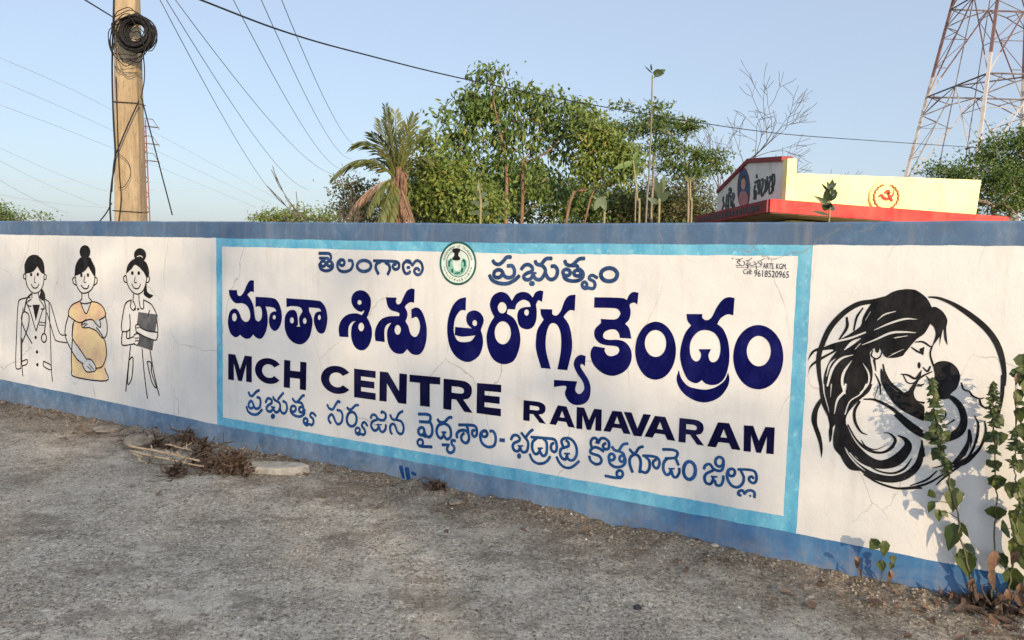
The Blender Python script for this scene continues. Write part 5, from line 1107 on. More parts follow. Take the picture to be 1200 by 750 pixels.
# ------------------------------------------------------------------ vegetation
def leaf_quad(mb, p, d, side, ln, wd, fold=.25):
    """a four cornered folded leaf from p along d"""
    up = side.cross(d); n = len(mb.v)
    mid = p + d * ln * .45
    mb.v += [tuple(p), tuple(mid + side * wd * .5 + up * wd * fold), tuple(p + d * ln), tuple(mid - side * wd * .5 + up * wd * fold)]
    mb.f += [(n, n + 1, n + 2), (n, n + 2, n + 3)]
def rdir(r):
    while True:
        v = Vector((r.uniform(-1, 1), r.uniform(-1, 1), r.uniform(-1, 1)))
        if .05 < v.length < 1: return v.normalized()
def build_tree(name, label, group, Y, base_px, blobs, nclump, nleaf, lsize, lmat, bmat, seed, trunk_r=.12, fork=.5, droop=.6, spread=.32, depth=.8, trunks=1, wratio=.5, cat='tree', base_xyz=None, to3=None, flatten=.7, limbs=None):
    r = random.Random(seed)
    b = base_xyz or at(base_px[0], base_px[1], Y); base = Vector((b[0], b[1], 0)); base.z = 0
    conv = to3 or (lambda x, y: at(x, y, Y)); sc_ = Y / FPX
    root = thing(name, tuple(base), label, cat, group)
    cl = []
    areas = [bl[2] * bl[3] for bl in blobs]
    for _ in range(nclump):
        bl = r.choices(blobs, areas)[0]
        while True:
            v = Vector((r.uniform(-1, 1), r.uniform(-1, 1), r.uniform(-1, 1)))
            if .15 < v.length < 1 and r.random() < .35 + .65 * v.length: break
        c = conv(bl[0], bl[1]); cl.append(Vector((c.x + v.x * bl[2] * sc_, c.y + v.y * bl[2] * sc_ * depth, c.z + v.z * bl[3] * sc_)) - base)
    top = sum((c for c in cl), Vector()) / len(cl)
    nodes = []; segs = []     # nodes: [pos, parent]
    for lb in (limbs or []):
        P = [conv(x, y) - base for x, y in lb]; n_ = len(P); oy = r.uniform(-.35, .35)
        if not nodes or lb[0][1] > 255: par = -1; P[0].z = -.1
        else: par = min(range(len(nodes)), key=lambda i: (nodes[i][0] - P[0]).length); oy += nodes[par][0].y
        Q = crom([tuple(p) for p in P], False, [False] * n_, 4)
        for k, q in enumerate(Q):
            if k == 0 and par >= 0: continue
            f = k / (len(Q) - 1); yy = q[1] + oy * (f if par < 0 or lb[0][1] > 255 else 1) + r.gauss(0, .02)
            nodes.append([Vector((q[0] + r.gauss(0, .012), yy, q[2])), par]); par = len(nodes) - 1
    for t in range(0 if limbs else trunks):
        s = Vector((r.uniform(-.25, .25), r.uniform(-.25, .25), 0)) * (trunks - 1); e = Vector((top.x * .5 + s.x * 2.5, top.y * .5 + s.y * 2, top.z * fork))
        par = -1
        for k in range(7):
            f = k / 6; p = s.lerp(e, f) + Vector((r.gauss(0, .03), r.gauss(0, .03), 0)) * e.z * .4 * f; p.z = e.z * f - (.1 if k == 0 else 0); nodes.append([p, par]); par = len(nodes) - 1
    cl.sort(key=lambda c: (c - Vector((top.x * .5, top.y * .5, top.z * fork))).length)
    ends = []
    for c in cl:
        best = min(range(len(nodes)), key=lambda i: (nodes[i][0] - c).length + (0.8 if nodes[i][0].z > c.z + .1 else 0) + (3 if nodes[i][0].z < top.z * fork * .55 and not limbs else 0))
        a = nodes[best][0]; L_ = (c - a).length; par = best; ns = max(2, min(5, int(L_ / .35) + 1))
        bend = Vector((r.gauss(0, .07), r.gauss(0, .07), r.uniform(0, .16))) * L_
        for k in range(1, ns + 1):
            f = k / ns; p = a.lerp(c, f) + bend * math.sin(f * math.pi); nodes.append([p, par]); par = len(nodes) - 1
        ends.append(par)
    load = [0.0] * len(nodes)
    for e in ends:
        i = e
        while i >= 0: load[i] += 1; i = nodes[i][1]
    mx = max(load); rad_ = [max(.006, trunk_r * (l / mx) ** .55) for l in load]
    kids = {}
    for i, (p, q) in enumerate(nodes): kids.setdefault(q, []).append(i)
    wood = MB()
    stack = [(i, None) for i in kids.get(-1, [])]
    while stack:
        i, par = stack.pop(); chain = [par, i] if par is not None else [i]
        while True:
            ks = sorted(kids.get(chain[-1], []), key=lambda j: -load[j])
            if not ks: break
            for j in ks[1:]: stack.append((j, chain[-1]))
            chain.append(ks[0])
        if len(chain) > 1:
            rs = [rad_[j] for j in chain]
            if par is not None: rs[0] = min(rs[0], rs[1] * 1.3)
            wood.tube([nodes[j][0] for j in chain], rs, 7 if rs[0] > .04 else 4)
    wood.build('trunk', M[bmat], root, True)
    if nleaf:
        fo = MB()
        for c in cl:
            s = spread * r.uniform(.6, 1.3)
            for _ in range(int(nleaf * r.uniform(.5, 1.4))):
                o = Vector((r.gauss(0, s), r.gauss(0, s), r.gauss(0, s * flatten)))
                d = (rdir(r) + Vector((0, 0, -droop)) + o.normalized() * .4).normalized(); sd = d.cross(rdir(r)).normalized()
                ln = lsize * r.uniform(.6, 1.25); leaf_quad(fo, c + o, d, sd, ln, ln * wratio)
        fo.build('crown', M[lmat], root)
    return root
TG = 'trees behind the wall'
def zblobs(x0, y0, k, rx, ry, txt): return [(x0 + float(p.split(',')[0]) / k, y0 + float(p.split(',')[1]) / k, rx, ry) for p in txt.split()]
build_tree('broadleaf_tree', 'tall green tree with reddish forked trunk and open crown, above the middle of the wall', TG, 20, (604, 262),
    zblobs(480, 70, 3.905, 8.5, 6, '250,170 290,165 345,62 405,65 360,160 450,150 520,130 600,150 640,165 700,220 760,215 810,240 190,250 260,265 330,240 400,240 470,210 560,210 400,290 480,270 560,280 640,270 700,290 750,330 250,340 310,370 230,310 290,430 330,440 420,330 600,350 680,360 720,420 620,420 590,240 520,340 440,390 370,370 560,400 380,200 300,220 480,170 560,160 660,230 130,265 170,340 210,400 250,470 330,500 400,460 300,560 370,600 450,520 560,500 640,540 590,600 690,500 700,590 440,640'),
    215, 27, .19, 'leaf_mid', 'bark_red', 11, .062, .42, 1.15, .18, 1.1, 2, .42, limbs=[[(611, 262), (612, 225), (612, 197), (615, 186)], [(593, 262), (594, 215), (592, 185), (589, 170), (582, 140), (577, 100)], [(615, 188), (603, 172), (578, 152), (560, 132), (548, 118)], [(615, 188), (628, 165), (640, 140), (646, 112)], [(614, 190), (612, 160), (610, 125), (612, 104)], [(614, 192), (642, 178), (666, 152), (690, 132)], [(614, 245), (650, 226), (672, 210), (702, 190)], [(591, 185), (570, 178), (548, 165), (532, 145)]])
build_tree('broadleaf_tree', 'bushy yellow green tree just right of the coconut palm', TG, 18, (520, 262), [(512, 218, 34, 34), (548, 242, 44, 20), (505, 180, 12, 18), (535, 205, 16, 16), (562, 228, 20, 16), (490, 160, 8, 8)], 130, 66, .13, 'leaf_yellow', 'bark', 12, .06, .35, .8, .2, .9, 1, .5)
build_tree('broadleaf_tree', 'loose green tree with slanting pale boughs between the tall tree and the thin stalk', TG, 19, (660, 262),
    zblobs(680, 100, 4.63, 8, 6, '60,310 130,320 190,330 90,380 170,400 240,420 40,270 100,470 200,480 300,440 20,350 30,430 60,500 250,360 160,280 120,240 10,200 25,150 60,240 230,330'), 125, 36, .15, 'leaf_yellow', 'bark_red', 13, .042, .3, .8, .2, 1.5, 2, .45,
    limbs=[[(652, 262), (668, 238), (688, 222), (704, 205), (716, 180)], [(668, 262), (692, 232), (716, 218), (735, 198)], [(688, 222), (684, 195), (682, 160), (684, 130)]])
build_tree('broadleaf_tree', 'tiered olive tree with flat leafy layers left of the office gable', TG, 22, (775, 262),
    zblobs(680, 100, 4.63, 9, 3.2, '230,115 345,155 415,120 440,185 150,225 250,215 300,240 400,240 490,250 590,230 520,300 330,270 470,190 380,200 560,215 200,250 440,300 390,330') + zblobs(680, 100, 4.63, 9, 4, '740,390 700,410 640,380 560,360 500,440 450,420 760,460 480,360 610,430 560,480 640,470'),
    165, 34, .15, 'leaf_mid', 'bark', 14, .040, .4, .15, .22, 1.3, 2, .34, flatten=.3,
    limbs=[[(744, 262), (745, 215), (741, 170), (734, 135)], [(768, 262), (765, 215), (768, 170), (772, 140)], [(808, 262), (806, 225), (803, 190), (806, 155)], [(765, 215), (785, 185), (800, 168)], [(806, 225), (825, 205), (840, 185)], [(745, 200), (725, 170), (712, 150)]])
build_tree('broadleaf_tree', 'thin brownish tree with sparse olive leaves beside the office gable', TG, 25, (815, 262), [(800, 232, 36, 26), (765, 240, 36, 20), (830, 244, 14, 14), (735, 245, 20, 14)], 110, 40, .14, 'leaf_olive', 'twig', 15, .06, .4, .4, .22, 1.0, 2, .4)
build_tree('broadleaf_tree', 'dense dark green tree behind the right end of the yellow parapet', TG, 24, (1170, 262), [(1158, 220, 50, 36), (1105, 203, 14, 10), (1170, 180, 28, 16), (1195, 168, 24, 16), (1215, 210, 40, 45), (1125, 215, 20, 14)], 170, 80, .13, 'leaf_lush', 'bark', 16, .12, .4, .5, .26, .8, 1, .4)
build_tree('dark_shrub', 'dark undergrowth below the tall reddish trunked tree', 'undergrowth behind the wall', 25, (600, 262), [(570, 232, 60, 32), (645, 235, 60, 28), (600, 212, 50, 22), (500, 245, 40, 18)], 150, 70, .19, 'leaf_mid', 'bark', 17, .08, .3, .5, .32, .6, 2, .45, 'shrub')
build_tree('dark_shrub', 'low dark growth behind the slender saplings left of the gable', 'undergrowth behind the wall', 26, (735, 262), [(700, 240, 44, 24), (765, 245, 50, 20), (820, 248, 24, 18)], 130, 60, .17, 'leaf_mid', 'bark', 18, .06, .3, .5, .3, .6, 2, .45, 'shrub')
build_tree('green_shrub', 'low olive shrub showing over the wall below the dry twigs', 'undergrowth behind the wall', 16, (352, 262), [(345, 256, 42, 5), (320, 257, 26, 4), (352, 248, 8, 5), (385, 256, 16, 5)], 70, 34, .07, 'leaf_yellow', 'bark', 19, .03, .4, .3, .13, .8, 1, .5, 'shrub')
build_tree('green_shrub', 'green shrub top at the far left edge of the wall', 'undergrowth behind the wall', 22, (15, 262), [(5, 252, 26, 9), (40, 256, 20, 5), (-25, 250, 30, 14)], 70, 40, .085, 'leaf_mid', 'bark', 20, .04, .4, .3, .16, .8, 1, .5, 'shrub')
build_tree('green_shrub', 'grey green bush behind the hanging lower fronds of the palm', 'undergrowth behind the wall', 20, (425, 262), [(420, 228, 22, 20), (440, 245, 34, 18), (408, 248, 18, 12), (490, 235, 30, 26)], 90, 60, .11, 'leaf_olive', 'bark', 21, .05, .4, .4, .2, .8, 1, .5, 'shrub')

def bare_tree(name, label, base, top_dir, length, r0, depth_, seed, group=None, spread=.6, cat='tree'):
    r = random.Random(seed); root = thing(name, tuple(base), label, cat, group); mb = MB()
    def grow(p, d, ln, rd, lv):
        pts = [p]; rs = [rd]; n = 4; dd = d.copy()
        for k in range(n):
            dd = (dd + rdir(r) * .2 + Vector((0, 0, .035))).normalized(); p = p + dd * ln / n; pts.append(p); rs.append(max(.008, rd * (1 - .4 * (k + 1) / n)))
        mb.tube(pts, rs, 6 if rd > .03 else 3)
        if lv == 0: return
        for j in range(3):
            i = r.choice([2, 3, 4]) if j else 4
            q = rdir(r); nd = (dd + (q - dd * q.dot(dd)).normalized() * r.uniform(.45, 1) * spread * 1.3).normalized()
            grow(pts[i], nd, ln * r.uniform(.55, .82), rs[i] * .72, lv - 1)
    grow(Vector((0, 0, -.1)), top_dir.normalized(), length, r0, depth_)
    mb.build('trunk', M['twig'], root, True); return root
b = at(862, 262, 27); bare_tree('bare_tree', 'leafless grey tree with spreading twigs above the office gable', (b.x, 27, 0), Vector((.02, 0, 1)), 3.2, .13, 5, 8, 'bare trees', .8)
b = at(868, 262, 28); bare_tree('bare_tree', 'second leafless tree leaning right behind the gable peak', (b.x, 28, 0), Vector((.12, 0, 1)), 2.1, .09, 5, 5, 'bare trees', .8)
b = at(815, 262, 29); bare_tree('bare_tree', 'thin leafless tree behind the tiered olive tree', (b.x, 29, 0), Vector((-.05, 0, 1)), 3.0, .10, 5, 23, 'bare trees', .75)
b = at(938, 262, 30); bare_tree('bare_tree', 'small leafless twigs showing just above the yellow parapet', (b.x, 30, 0), Vector((.05, 0, 1)), 1.2, .05, 5, 31, 'bare trees', .6)
for i, (x, y, lab) in enumerate(((378, 196, 'tallest dry stick rising over the wall left of the palm'), (395, 216, 'dry branching stick nearest the palm'), (366, 215, 'short dry stick left of the tallest one'))):
    b = at(x + 6, 262, 15); z = at(x, y, 15).z
    bare_tree('dry_twig', lab, (b.x, 15 + i * .2, 0), Vector((-.05, 0, 1)), z * .42, .012, 3, 40 + i, 'dry sticks behind the wall', .3, 'twigs')

# coconut palm
PYY = 17.0; pb_ = at(468, 262, PYY); palm = thing('coconut_palm', (pb_.x, PYY, 0), 'young coconut palm with ragged fronds and a brown dead one, left of the tall tree', 'palm tree', TG)
cz = at(462, 213, PYY).z; tm = MB(); tm.tube([(0, 0, -.1), (.02, 0, 1), (0, 0, 2), (-.05, 0, cz - .2)], [.15, .13, .12, .11], 10); tm.build('trunk', M['palm_bark'], palm, True)
rr = random.Random(77); fb = MB()
for i in range(50):
    a = rr.random() * 6.28; z0 = rr.uniform(cz - .9, cz + .35); p = Vector((-.05 + .10 * math.cos(a), .10 * math.sin(a), z0)); q = p + Vector((math.cos(a) * .07, math.sin(a) * .07, -rr.uniform(.25, .6))); fb.tube([p, p.lerp(q, .5) + Vector((math.cos(a) * .07, math.sin(a) * .07, 0)), q], [.05, .035, .012], 4)
fb.build('crown_fibre', M['palm_fibre'], palm)
def frond(tip_px, lift, mat, nlf=46, hang=.8, droop=.25, dy=0.0, lw=.035, ll=.62):
    t = at(tip_px[0], tip_px[1], PYY + dy) - Vector((pb_.x, PYY, 0)); s = Vector((-.05, 0, cz)); mid = s.lerp(t, .5) + Vector((0, 0, lift))
    P = [s * (1 - f) ** 2 + mid * 2 * f * (1 - f) + t * f * f for f in [k / 14 for k in range(15)]]
    mb = MB(); mb.tube(P, [.035 * (1 - .85 * k / 14) for k in range(15)], 5)
    for k in range(nlf):
        f = .16 + .84 * k / (nlf - 1); i = min(13, int(f * 14)); p = P[i].lerp(P[i + 1], f * 14 - i); d = (P[i + 1] - P[i]).normalized()
        sd = d.cross(Vector((0, 0, 1))); sd = sd.normalized() if sd.length > .1 else Vector((1, 0, 0))
        for sg in (-1, 1):
            ln = ll * math.sin(.35 + f * 2.35) * rr.uniform(.75, 1.1)
            e = (d * .75 + sd * sg * rr.uniform(.5, .9) + Vector((0, 0, -hang * rr.uniform(.4, 1.1)))).normalized(); u2 = e.cross(d).normalized()
            q = p + e * ln * .55; g_ = (e + Vector((0, 0, -droop))).normalized(); n = len(mb.v); wv = u2.cross(e).normalized() * lw * .5
            mb.v += [tuple(p), tuple(q + wv), tuple(q + g_ * ln * .45), tuple(q - wv)]; mb.f += [(n, n + 1, n + 2), (n, n + 2, n + 3)]
    o = mb.build('frond', M[mat], palm); return o
for tip, lf, h, dy, ll in (((452, 126), .12, .05, -.2, .42), ((463, 132), .1, .05, .2, .42), ((485, 136), .2, .1, -.2, .42), ((446, 142), .15, .1, .4, .42), ((476, 146), .15, .1, .5, .42), ((436, 156), .35, .25, -.5, .45), ((413, 170), .75, .55, -.4, .55), ((390, 207), .85, .7, -.3, .5), ((500, 150), .35, .3, .4, .45), ((508, 190), .6, .6, -.4, .5), ((430, 250), .55, .8, -.7, .45), ((446, 258), .35, .9, -.9, .4), ((456, 262), .25, .9, -.8, .35), ((428, 190), .5, .6, .9, .5)):
    frond(tip, lf, 'frond', 30, h, .12, dy, .045, ll)
for tip, lf, dy in (((408, 250), .45, -.2), ((484, 262), .1, -.4)):
    frond(tip, lf, 'frond_dry', 30, 1.2, .5, dy, .03, .45)['label'] = 'brown dead frond hanging down'

# slender saplings right behind the wall
def big_leaf(mb, p, d, sd, ln, wd, cup=.25, bend=.25, n=6):
    up = sd.cross(d).normalized(); n0 = len(mb.v)
    for k in range(n + 1):
        f = k / n; w_ = wd * .5 * math.sin(math.pi * min(1, f ** .75 * .97 + .02)) ** .8
        c = p + d * ln * f - up * bend * ln * f * f
        mb.v += [tuple(c + sd * w_ + up * w_ * cup), tuple(c), tuple(c - sd * w_ + up * w_ * cup)]
    for k in range(n):
        a = n0 + 3 * k; mb.f += [(a, a + 1, a + 4, a + 3), (a + 1, a + 2, a + 5, a + 4)]
def sapling(label, Y, stem_px, leaves, lmat='milk_leaf', smat='stem_pale', r0=.012):
    b = at(stem_px[0][0], stem_px[0][1], Y); root = thing('slender_sapling', (b.x, Y, 0), label, 'sapling', 'slender saplings behind the wall')
    P = [Vector((0, 0, -.05))] + [at(x, y, Y) - Vector((b.x, Y, 0)) for x, y in stem_px]
    P = [Vector(q) for q in crom([tuple(p) for p in P], False, [False] * len(P), 5)]; rs_ = random.Random(len(label))
    mb = MB(); mb.tube(P, [r0 * (1 - .5 * k / len(P)) * (1 + .25 * (k % 4 == 0)) for k in range(len(P))], 7); mb.build('stem', M[smat], root, True)
    lb = MB()
    for (x0, y0, x1, y1, wpx, tilt) in leaves:
        a = at(x0, y0, Y) - Vector((b.x, Y, 0)); e = at(x1, y1, Y + tilt) - Vector((b.x, Y, 0)); d = e - a; ln = d.length; d.normalize(); view = (Vector((0, 0, CAMZ)) - at(x0, y0, Y)).normalized()
        sd = d.cross(view).normalized(); sd = (sd + view * rs_.uniform(-.5, .5)).normalized(); sd = (sd - d * sd.dot(d)).normalized(); big_leaf(lb, a, d, sd, ln, wpx / FPX * Y, rs_.uniform(.1, .3), rs_.uniform(-.1, .2))
    lb.build('leaves', M[lmat], root, True); return root
sapling('tallest bare stalk with one cupped dark leaf at its very tip', 6.4, [(757, 258), (760, 215), (763, 150), (764, 110), (764.5, 88)], [(765, 85, 778, 86, 9, .02), (764.5, 86, 755, 77, 1.6, 0), (764, 83, 762, 74, 2.4, .02), (766, 92, 770, 86, 1.6, 0), (768, 88, 779, 82, 7, .05)], 'milk_dark', 'stem_grey', .0095)
cup_b = None
sapling('sapling with upright pale leaves right of the bare stalk', 5.9, [(772, 258), (772, 240), (772, 232)], [(772, 234, 768, 206, 7, .03), (773, 232, 779, 202, 8, .05), (773, 236, 784, 224, 9, -.04), (771, 238, 760, 232, 7, -.05), (772, 233, 775, 210, 6, -.1)], 'milk_leaf')
sapling('sapling with two drooping blue green leaves under the slanting boughs', 5.8, [(708, 258), (706, 240), (703, 233)], [(704, 232, 696, 247, 8, -.05), (704, 230, 710, 246, 9, -.04), (703, 233, 700, 226, 4, 0)], 'milk_leaf')
sapling('thin pale stalk with a long leaf left of the bare stalk', 6.8, [(749, 258), (747, 235), (744, 205), (742, 188)], [(742, 190, 718, 199, 7, -.05), (742, 188, 748, 176, 5, 0), (743, 190, 752, 186, 4, .05)], 'leaf_mid')
sapling('grey green sapling with pointed leaves in front of the tall tree', 6.0, [(563, 258), (563, 240), (562, 222)], [(562, 224, 561, 212, 4, 0), (562, 230, 555, 222, 5, -.04), (563, 232, 571, 224, 5, .04), (563, 240, 553, 236, 6, -.06), (563, 242, 574, 236, 6, .05), (563, 248, 552, 250, 6, -.05), (563, 250, 575, 250, 7, .06)], 'milk_leaf')
sapling('pale stalk near the gable with few leaves', 7.0, [(810, 258), (809, 235), (809, 212)], [(809, 214, 803, 206, 4, 0), (809, 214, 815, 205, 4, .04)], 'leaf_olive')
sapling('dark leaved sapling standing in front of the yellow parapet', 5.6, [(971.5, 258), (971.5, 245), (972, 236), (973, 224)], [(971, 240, 956, 230, 6, -.04), (971, 252, 953, 247, 4, -.08), (971, 245, 964, 241, 8, -.05), (972, 246, 978, 241, 8, .06), (972, 236, 967, 223, 10, -.03), (973, 236, 979, 220, 10, .03), (973, 226, 962, 215, 3.5, .02), (973, 226, 976, 211, 7, .06), (974, 230, 984, 224, 3, .03), (972, 222, 969, 212, 4, 0), (973, 220, 980, 215, 5, .05), (972, 243, 974, 238, 6, -.1)], 'milk_dark', 'stem_pale', .009)

# off-frame shade trees beyond the road, on the sun's side
P_ = Vector((-SUN_H.y, SUN_H.x, 0))
def shade_tree(p, t, zc, rx, rz, seed, label, ncl, nlf):
    c = SUN_H * t + P_ * p; to3 = lambda x, y: Vector((c.x + x, c.y, zc + y))
    return build_tree('roadside_tree', label, 'roadside trees behind the viewer', FPX, (0, 0), [(0, 0, rx, rz)], ncl, nlf, .30, 'leaf_mid', 'bark', seed, .22, .55, .6, .42, .6, 1, .55, 'tree', (c.x, c.y, 0), to3)
SHADE = [(-3.6, 31, 11.2, 2.2, 2.0, 61, 'leftmost of the roadside trees shading the wall', 40, 23), (-.4, 32, 10.9, 2.0, 1.8, 62, 'middle roadside tree shading the wall', 36, 23), (2.0, 30, 9.2, 1.5, 1.3, 63, 'rightmost of the roadside trees shading the wall', 18, 20)]
for a in SHADE: shade_tree(*a)

# ------------------------------------------------------------------ weeds against the wall, on the right
def ovate(mb, p, d, nrm, ln, wd, curl=.15, fold=.18):
    """heart shaped toothed leaf with a folded midrib"""
    sd = d.cross(nrm).normalized(); n0 = len(mb.v); prof = [(0, .06), (.03, .34), (.12, .80), (.24, 1.0), (.38, .98), (.52, .82), (.66, .60), (.80, .36), (.92, .14), (1, 0)]
    for i, (f, w_) in enumerate(prof):
        back = -.05 if i == 1 else 0
        w2 = wd * .5 * w_ * (1.06 if i % 2 else .94); c = p + d * ln * f - nrm * curl * ln * f * f
        mb.v += [tuple(c + sd * w2 + nrm * w2 * fold + d * ln * back), tuple(c), tuple(c - sd * w2 + nrm * w2 * fold + d * ln * back)]
    for k in range(len(prof) - 1):
        a = n0 + 3 * k; mb.f += [(a, a + 1, a + 4, a + 3), (a + 1, a + 2, a + 5, a + 4)]
def weed(label, stem, leaves, tufts, dead, group='weeds growing at the wall', d0=.04, d1=.13, r0=.0055, seed=1, q=(1000, 400, 2.344)):
    r = random.Random(seed)
    px_ = lambda x, y: (q[0] + x / q[2], q[1] + y / q[2])
    y0, y1 = stem[0][1], stem[-1][1]
    dep = lambda y: d0 + (d1 - d0) * max(0, min(1, (y0 - y) / (y0 - y1 + 1e-6)))
    b = wall_at(*px_(*stem[0]), d0); b.z = gz(b.x, b.y); root = thing('weed_plant', tuple(b), label, 'plant', group)
    P = [Vector((0, 0, -.02))] + [wall_at(*px_(x, y), dep(y)) - b for x, y in stem]
    P = [Vector(v) + Vector((r.gauss(0, .0035), r.gauss(0, .0035), 0)) for v in crom([tuple(p) for p in P], False, [False] * len(P), 5)]
    sm = MB(); sm.tube(P, [r0 * (1 - .65 * k / len(P)) for k in range(len(P))], 6)
    lm = MB(); dms = []
    toCam = (-WN)
    def one(mb, x, y, w_, h, ang, flat=1.0, off=0.0, curl=.2):
        c = wall_at(*px_(x, y), dep(y) + off) - b; s = (c - Vector((0, 0, CAMZ)) + b).length / FPX / q[2]
        D = (WU * math.sin(ang) - Vector((0, 0, 1)) * math.cos(ang)) + toCam * r.uniform(-.1, .35); D.normalize()
        N = (toCam + Vector((0, 0, .5)) + WU * r.uniform(-.5, .5)); N = (N - D * N.dot(D)).normalized(); s *= .92
        p0 = c - D * h * s * .5
        ovate(mb, p0, D, N, h * s, w_ * s, curl * r.uniform(.3, 1.6), r.uniform(.05, .35))
        k = min(range(len(P)), key=lambda i: (P[i] - p0).length + (.04 if P[i].z > p0.z else 0))
        if (P[k] - p0).length < .35: sm.tube([P[k], P[k].lerp(p0, .5) + Vector((0, 0, .008)), p0], [.0022, .0016, .0012], 4)
    for (x, y, w_, h, ang) in leaves: one(lm, x, y, w_, h, ang)
    for (y, n, size, rad_) in tufts:
        # find x on the stem
        xs_ = [(abs(v[1] - y), v[0]) for v in stem]; 
        for (xa, ya), (xb, yb) in zip(stem, stem[1:]):
            if min(ya, yb) <= y <= max(ya, yb): xx = xa + (xb - xa) * (y - ya) / (yb - ya + 1e-9); break
        else: xx = stem[-1][0]
        for k in range(int(n * 2.6)):
            a = r.uniform(-1.9, 1.9); one(lm, xx + math.sin(a) * rad_ * r.uniform(.3, .85), y + r.uniform(-.6, .7) * rad_, size * r.uniform(.22, .42), size * r.uniform(.4, .8), a, 1, r.uniform(-.04, .06), .3)
    for (x, y, w_, h, ang) in dead: dms.append(MB()); one(dms[-1], x, y, w_ * .8, h * 1.15, ang, 1, .02, .5)
    sm.build('stem', M['weed_stem'], root, True); lm.build('leaves', M['weed'], root)
    for dd in dms: dd.build('withered_leaf', M['dead_leaf'], root)
weed('tall weed in front of the mural with large drooping leaves and a leafy tip', [(345, 715), (320, 640), (300, 560), (285, 470), (262, 380), (240, 300), (225, 200), (215, 108)],
     [(277, 437, 48, 62, .1), (270, 540, 42, 72, -.25), (312, 612, 48, 66, .15), (213, 420, 24, 20, -.9), (212, 456, 18, 34, -.3), (235, 480, 20, 32, .2), (253, 475, 16, 20, .9), (322, 572, 22, 32, .9), (298, 585, 24, 26, -.7), (305, 520, 16, 40, .5), (225, 312, 26, 34, -.4), (262, 345, 24, 40, .3), (255, 262, 34, 26, .8), (205, 210, 30, 24, -.9), (200, 262, 24, 18, -1.2), (270, 395, 22, 34, .3)],
     [(112, 9, 20, 12), (135, 9, 22, 18), (165, 8, 26, 22), (200, 8, 30, 26), (240, 8, 30, 28), (268, 7, 30, 24), (300, 6, 26, 20), (330, 5, 24, 20), (355, 4, 22, 18)], [(330, 690, 22, 44, .2), (350, 712, 26, 38, .6), (322, 668, 16, 30, -.3)], seed=3)
weed('straight slim weed with whorled leaves right of the mural circle', [(380, 690), (386, 600), (389, 500), (391, 400), (386, 250), (385, 118)],
     [(395, 390, 40, 40, .1), (393, 474, 46, 38, .2), (392, 342, 28, 28, .2), (372, 335, 18, 20, -.6), (404, 222, 26, 26, .7), (400, 268, 40, 34, .2), (370, 268, 26, 24, -.6), (412, 605, 26, 40, .3)],
     [(122, 8, 18, 12), (145, 7, 22, 18), (165, 8, 24, 20), (195, 8, 26, 22), (225, 6, 26, 22), (262, 6, 28, 24), (298, 6, 24, 20), (345, 4, 20, 16), (385, 4, 26, 18)], [(384, 612, 36, 54, 0), (382, 660, 20, 40, .2), (400, 715, 26, 36, -.5)], d1=.10, seed=4)
weed('bushy weed at the right edge with broad yellowing leaves', [(425, 705), (436, 620), (448, 520), (456, 450), (446, 380), (442, 320), (447, 240)],
     [(435, 411, 40, 42, 0), (455, 345, 38, 34, .3), (450, 292, 40, 24, .4), (440, 658, 42, 64, .1), (415, 516, 44, 16, -1.2), (458, 205, 26, 40, .1), (452, 156, 26, 44, -.1), (456, 90, 40, 34, .6), (455, 515, 40, 80, .1), (448, 570, 46, 70, -.1), (466, 600, 40, 60, .2), (462, 430, 34, 40, .3), (440, 480, 30, 30, -.4), (468, 470, 34, 50, 0), (462, 540, 40, 50, .4)],
     [(250, 6, 26, 18), (280, 5, 26, 22), (330, 5, 24, 22), (400, 4, 24, 20), (460, 6, 30, 22)], [(432, 708, 28, 40, .3), (440, 600, 22, 40, -.3), (460, 690, 26, 40, 0), (455, 105, 22, 26, .3)], d1=.18, seed=5)
weed('tall weed cut by the right edge of the view', [(478, 712), (482, 600), (480, 450), (478, 300), (474, 150), (470, 60)],
     [(470, 60, 40, 46, .2), (462, 100, 26, 44, -.2), (480, 130, 40, 50, .1), (470, 250, 36, 44, 0), (485, 330, 40, 50, .2), (474, 400, 40, 50, -.1), (484, 480, 46, 56, .1), (472, 560, 46, 60, 0), (486, 620, 46, 60, .2)], [(90, 6, 28, 24), (180, 6, 28, 24), (300, 6, 28, 24), (440, 5, 28, 24)], [(462, 720, 28, 40, .3), (486, 700, 28, 40, .1)], d1=.20, seed=6)
for i, (sx, lab) in enumerate(((560, 'weed clump just outside the right edge of the view'), (660, 'second weed clump outside the right edge of the view'))):
    weed(lab, [(sx, 740 + 18 * i), (sx + 4, 600), (sx - 5, 420), (sx - 10, 330), (sx - 14, 240), (sx - 15, 180)],
         [(sx + random.Random(i * 50 + k).uniform(-40, 30), 200 + k * 34, 34, 42, random.Random(k).uniform(-.5, .5)) for k in range(14)], [(200, 6, 30, 30), (290, 6, 30, 30)], [], d0=.22, d1=.42, seed=9 + i)
weed('little seedling with pale drooping leaves on the blue band', [(78, 662), (80, 625), (78, 588), (76, 565)], [(56, 560, 30, 34, -.6), (86, 572, 26, 44, .1), (78, 619, 24, 30, .1), (62, 553, 20, 20, -.3)], [], [], d0=.05, d1=.10, r0=.003, seed=7)
weed('half withered seedling beside the little one on the blue band', [(102, 664), (104, 630), (106, 595)], [(110, 600, 18, 22, .4), (104, 618, 16, 16, -.3)], [], [(101, 655, 14, 34, .1), (108, 640, 10, 20, .5)], d0=.05, d1=.09, r0=.003, seed=8)
weed('brown dried seedling left of the little green one', [(18, 652), (14, 625), (10, 605)], [], [], [(8, 612, 20, 34, -.3), (18, 640, 14, 28, .2), (14, 600, 14, 18, .8)], d0=.05, d1=.09, r0=.003, seed=12)

